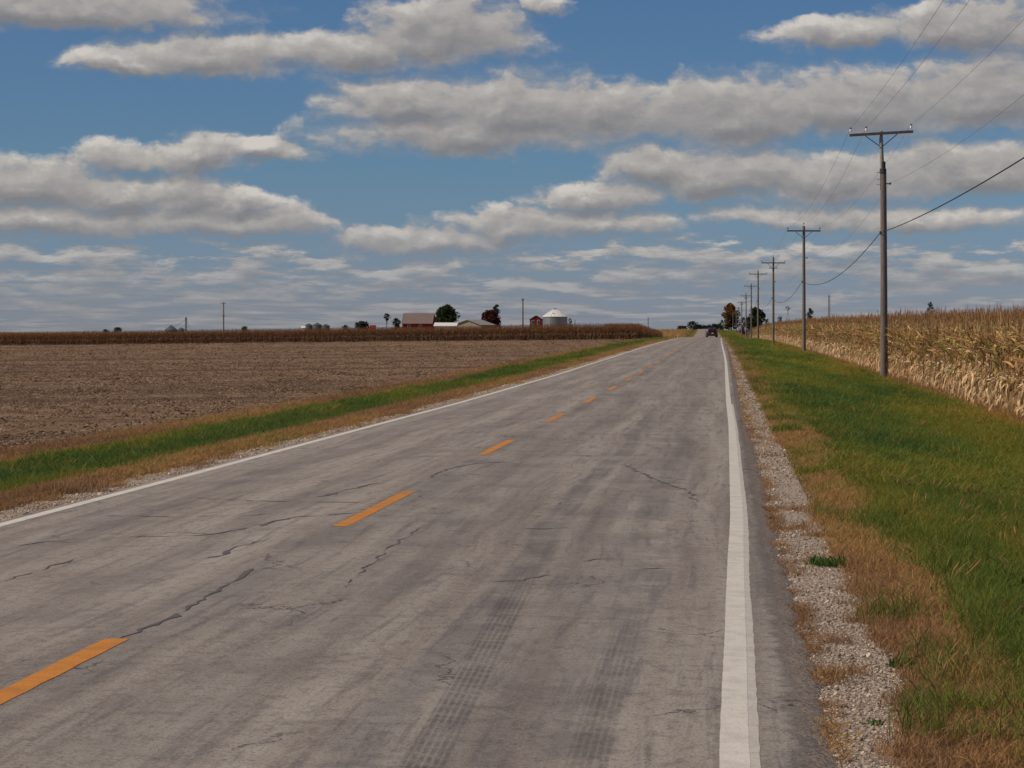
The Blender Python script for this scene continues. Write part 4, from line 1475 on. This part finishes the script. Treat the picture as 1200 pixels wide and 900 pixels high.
X, Y = at(650.5, 800)
grain_bin(X, Y, 4.12, py_z(371.3, 800), py_z(361.0, 800), 'grey corrugated grain bin with a bright white cone roof')
X, Y = at(200.5, 2500)
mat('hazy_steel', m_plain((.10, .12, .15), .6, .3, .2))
grain_bin(X, Y, 6.6, py_z(386.6, 2500), py_z(380.8, 2500), 'far wide grain bin left of the elevator tower', 'far grain elevator', 'hazy_steel', 'hazy_steel', 8, 24, False)
X, Y = at(212.5, 2500)
grain_bin(X, Y, 3.4, py_z(386.2, 2500), py_z(383.6, 2500), 'far small grain bin touching the elevator tower', 'far grain elevator', 'hazy_steel', 'hazy_steel', 8, 24, False)
X, Y = at(218, 2500)
zb = float(gz(X, Y)); ht = py_z(371.5, 2500) - zb
t = thing('elevator_tower', (X, Y, zb), 'far thin grain elevator tower beside the hazy bins', 'elevator tower', None)
mb = MB()
for sx in (-.85, .85):
    for sy in (-.85, .85): mb.box((sx, sy, ht * .42), (.16, .16, ht * .84))
for i in range(7):
    for sy in (-.85, .85):
        mb.tube([(-.85, sy, ht * .12 * i), (.85, sy, ht * .12 * (i + 1))], .06, 4)
mb.build('frame', MT['hazy_steel'], t)
MB().box((0, 0, ht * .45), (.7, .9, ht * .9)).build('leg_casing', MT['hazy_steel'], t)
MB().box((0, 0, ht * .88), (1.9, 1.7, ht * .09)).prism([(-.9, ht * .93), (.9, ht * .93), (.15, ht)], -.7, .7).build('head', MT['hazy_steel'], t)
MB().tube([(-.8, 0, ht * .8), (-14, 0, ht * .32)], .16, 5).build('spout', MT['hazy_steel'], t)
MB().tube([(.8, 0, ht * .75), (6, 0, 1)], .10, 5).build('guy_wire', MT['hazy_steel'], t)
# hazy farm at the left of the farmstead
for i, (px, w, e, a, lb) in enumerate([(362, 9, 381.5, 379, 'far hazy bin, left of three beyond the left maize'), (372, 10, 381.0, 378.2, 'far hazy bin, middle of three beyond the left maize'),
                                       (382, 9, 382, 379.6, 'far hazy bin, right of three beyond the left maize')]):
    X, Y = at(px, 1700)
    grain_bin(X, Y, w * 1700 / F / 2, py_z(e, 1700), py_z(a, 1700), lb, 'far hazy bins', 'hazy_steel', 'hazy_steel', 8, 24, False)
X, Y = at(355.5, 1600)
gable('shed', X, Y, 2.2, 2.5, py_z(384.0, 1600), py_z(382.4, 1600), MT['white_roof'], MT['white_roof'], 'tiny bright white shed left of the three hazy bins', windows=0, door=False, wallc='shed')
# pale bin right
X, Y = at(913.5, 880)
grain_bin(X, Y, .85, py_z(372.0, 880), py_z(368.5, 880), 'small pale feed bin above the far right maize', None, 'galvanised', 'galvanised', 10, 20, False)

# windmill
X, Y = at(923.5, 900)
zb = float(gz(X, Y)); hh = py_z(361.5, 900) - zb
t = thing('windmill', (X, Y, zb), 'small farm windmill on a lattice tower above the right maize', 'windmill')
mb = MB()
for sx in (-1, 1):
    for sy in (-1, 1): mb.tube([(sx * 1.0, sy * 1.0, 0), (sx * .12, sy * .12, hh - .3)], .06, 4)
for i in range(5):
    f0, f1 = 1 - i * .19, 1 - (i + 1) * .19
    for sy in (-1, 1):
        mb.tube([(-f0, sy * f0, hh * i * .18), (f1, sy * f1, hh * (i + 1) * .18)], .03, 4)
mb.build('tower', MT['steel'], t)
wh = MB()
for k in range(14):
    M = Matrix.Translation((-.25, -.35, hh)) @ Matrix.Rotation(2 * math.pi * k / 14, 4, 'Y') @ Matrix.Rotation(.5, 4, 'Z')
    wh.box((0, 0, .62), (.20, .02, .62), M)
wh.tube([(-.25, -.5, hh), (-.25, 0, hh)], .09, 8)
wh.build('wheel', MT['galvanised'], t)
MB().box((.75, .15, hh), (.9, .03, .55)).box((.2, .0, hh), (.9, .05, .05)).build('tail_vane', MT['white_trim'], t)
# masts
def mast(px, Y, ptop, w, label, name='radio_mast'):
    X = px_x(px, Y); zb = float(gz(X, Y)); h = py_z(ptop, Y) - zb
    t = thing(name, (X, Y, zb), label, 'mast')
    mb = MB()
    P = [(math.cos(a) * w, math.sin(a) * w) for a in (0, 2.094, 4.189)]
    for p in P: mb.tube([(p[0], p[1], 0), (p[0], p[1], h)], w * .22, 4)
    n = 14
    for i in range(n):
        for a in range(3):
            q = P[(a + 1) % 3]
            mb.tube([(P[a][0], P[a][1], h * i / n), (q[0], q[1], h * (i + 1) / n)], w * .14, 4)
    mb.build('lattice', MT['dark_steel'], t)
    MB().tube([(0, 0, h), (0, 0, h * 1.06)], w * .15, 5).build('antenna', MT['dark_steel'], t)


mast(971.5, 1400, 346, .55, 'tall thin radio mast rising above the right hand maize')
mast(759.5, 1900, 372, .40, 'faint thin mast on the horizon between grain bin and car')
mast(673.7, 900, 375, .16, 'very short thin mast right of the grain bin')


def small_pole(px, Y, ptop, label, arms):
    X = px_x(px, Y); zb = float(gz(X, Y)); h = py_z(ptop, Y) - zb
    t = thing('utility_pole', (X, Y, zb), label, 'utility pole')
    MB().tube([(0, 0, -.3), (0, 0, h)], [.30, .20], 10).build('shaft', MT['pole_wood'], t)
    for za, w in arms:
        MB().box((0, -.25, h - za), (w, .12, .16)).build('crossarm', MT['arm_wood'], t)
        for s in (-1, 1):
            MB().lathe([(.03, 0), (.09, .1), (.05, .3)], 8, (s * w * .45, -.25, h - za + .08)).build('insulator', MT['cap_dark'], t)
    return Vector((X, Y, zb + h))


a = small_pole(262, 900, 354, 'lone utility pole above the dark maize on the left', [(.5, 1.9), (5.3, .9)])
b = small_pole(612.7, 780, 349.5, 'lone slim pole standing left of the small red barn', [(.6, .8)])
wire('power_line', [a + Vector((-150, 200, -.5)), a + Vector((-.8, 0, -.3)), a + Vector((120, -10, -.8))], [3.0, 2.2], .025, MT['wire'], 'faint upper wire crossing the lone left pole', 'power line', 'wires at the lone left pole')
wire('power_line', [a + Vector((-150, 200, -6.8)), a + Vector((-.4, 0, -5.2)), a + Vector((120, -10, -6.0))], [2.4, 2.4], .03, MT['wire'], 'faint lower wire crossing the lone left pole', 'power line', 'wires at the lone left pole')
wire('power_line', [a + Vector((120, -10, -.8)), b + Vector((-.3, 0, -4.6)), b + Vector((40, 80, -5.0))], [2.0, 1.0], .02, MT['wire'], 'faint wire reaching the slim pole by the red barn', 'power line')

# roadside marker post
X, Y = px_x(794, 395), 395
t = thing('marker_post', (X, Y, float(gz(X, Y))), 'short pale marker post on the far left verge', 'marker post')
MB().box((0, 0, .45), (.10, .05, 1.0)).build('post', MT['white_trim'], t)
MB().box((0, -.035, .85), (.09, .01, .15)).build('reflector', MT['red_paint'], t)

# ------------------------------------------------------------------ car, seen from behind
mat('car_paint', m_plain((.060, .012, .020), .25, .5, .2, var=.1))
mat('car_glass', m_plain((.015, .016, .02), .08, .5))
mat('rubber', m_plain((.02, .02, .02), .8, .2))
mat('tail_red', m_plain((.45, .02, .02), .25, .5))
mat('plate', m_plain((.62, .62, .60), .5, .3))


def loft(secs, mats_parent):
    pass


def car(X, Y, rz):
    zb = float(road_z(X, Y)) + .004
    t = thing('car', (X, Y, zb), 'dark maroon car driving away at the crest of the road', 'car', None, rz)
    # body: cross-sections along y (rear at -y), each a closed ring in x,z
    def ring(y, hw, z0, z1, sh):
        return [(-hw * .92, y, z0), (-hw, y, z0 + .18), (-hw, y, z1 - sh), (-hw * .9, y, z1), (hw * .9, y, z1), (hw, y, z1 - sh), (hw, y, z0 + .18), (hw * .92, y, z0)]

    def lofted(name, rs, m):
        n = len(rs[0])
        vs = [p for r_ in rs for p in r_]
        fs = [(i * n + k, i * n + (k + 1) % n, (i + 1) * n + (k + 1) % n, (i + 1) * n + k) for i in range(len(rs) - 1) for k in range(n)]
        fs += [tuple(range(n)), tuple(range((len(rs) - 1) * n, len(rs) * n))]
        return MB().add(vs, fs).build(name, m, t, smooth=True)
    lofted('body', [ring(-2.35, .80, .42, .86, .10), ring(-2.25, .90, .30, .98, .10), ring(-1.4, .94, .24, 1.0, .10), ring(0, .95, .22, 1.0, .10), ring(1.3, .93, .24, .98, .10),
                    ring(2.15, .86, .28, .84, .12), ring(2.38, .70, .36, .70, .10)], MT['car_paint'])
    lofted('cabin', [ring(-2.12, .74, .97, 1.02, .02), ring(-1.55, .70, .97, 1.56, .12), ring(-.6, .69, .97, 1.66, .12), ring(.3, .68, .97, 1.60, .12), ring(1.15, .74, .97, 1.02, .02)], MT['car_paint'])
    MB().add([(-.60, -2.10, 1.08), (.60, -2.10, 1.08), (.54, -1.66, 1.50), (-.54, -1.66, 1.50)], [(0, 1, 2, 3)]).build('rear_window', MT['car_glass'], t)
    MB().add([(-.60, 1.09, 1.10), (.60, 1.09, 1.10), (.54, .42, 1.56), (-.54, .42, 1.56)], [(0, 1, 2, 3)]).build('windscreen', MT['car_glass'], t)
    for s in (-1, 1):
        MB().add([(s * .755, -1.6, 1.06), (s * .765, .85, 1.06), (s * .70, .25, 1.46), (s * .71, -1.45, 1.46)], [(0, 1, 2, 3)]).build('side_window', MT['car_glass'], t)
        MB().box((s * .70, -2.315, .84), (.26, .10, .17)).build('tail_light', MT['tail_red'], t)
        MB().box((s * 1.02, .75, 1.06), (.18, .12, .14)).build('mirror', MT['car_paint'], t)
        for yy in (-1.45, 1.42):
            w_ = MB().tube([(s * .74, yy, .33), (s * .965, yy, .33)], .33, 18).build('wheel', MT['rubber'], t)
            MB().tube([(s * .95, yy, .33), (s * .975, yy, .33)], .20, 14).build('rim', MT['steel'], w_)
    MB().box((0, -2.39, .46), (1.5, .14, .20)).build('bumper', MT['dark_steel'], t)
    MB().box((0, -2.385, .72), (.34, .03, .16)).build('number_plate', MT['plate'], t)


car(px_x(834, 420), 420, math.radians(4))

# ------------------------------------------------------------------ individual weeds by the road
def weed(name, px, py, label, mtl, n, rad, h0, h1, w, cat, seed, tintcol):
    x, y = on_road(px, py)
    me = clump(name, mtl, n, rad, h0, h1, w, .7, seed)
    o = link(name, me, None, (x, y, float(gz(x, y))))
    return setp(o, label, cat)


mat('weed_green', m_crown((.040, .085, .016), (.075, .135, .026), (.12, .17, .036)))
weed('weed', 968, 656, 'bright green weed tuft alone on the gravel edge at right', MT['weed_green'], 130, .16, .04, .12, .016, 'weed', 61, 0)
weed('weed', 92, 574, 'low bushy reddish brown dry weed by the gravel at far left', MT['twig_dry'], 420, .34, .06, .24, .006, 'weed', 62, 0)
weed('weed', 1060, 770, 'small green weed where the right gravel meets the dry grass', MT['weed_green'], 60, .09, .03, .08, .014, 'weed', 64, 0)
weed('weed', 1022, 838, 'tiny green weed at the lower right edge of the gravel', MT['weed_green'], 26, .05, .02, .05, .010, 'weed', 65, 0)
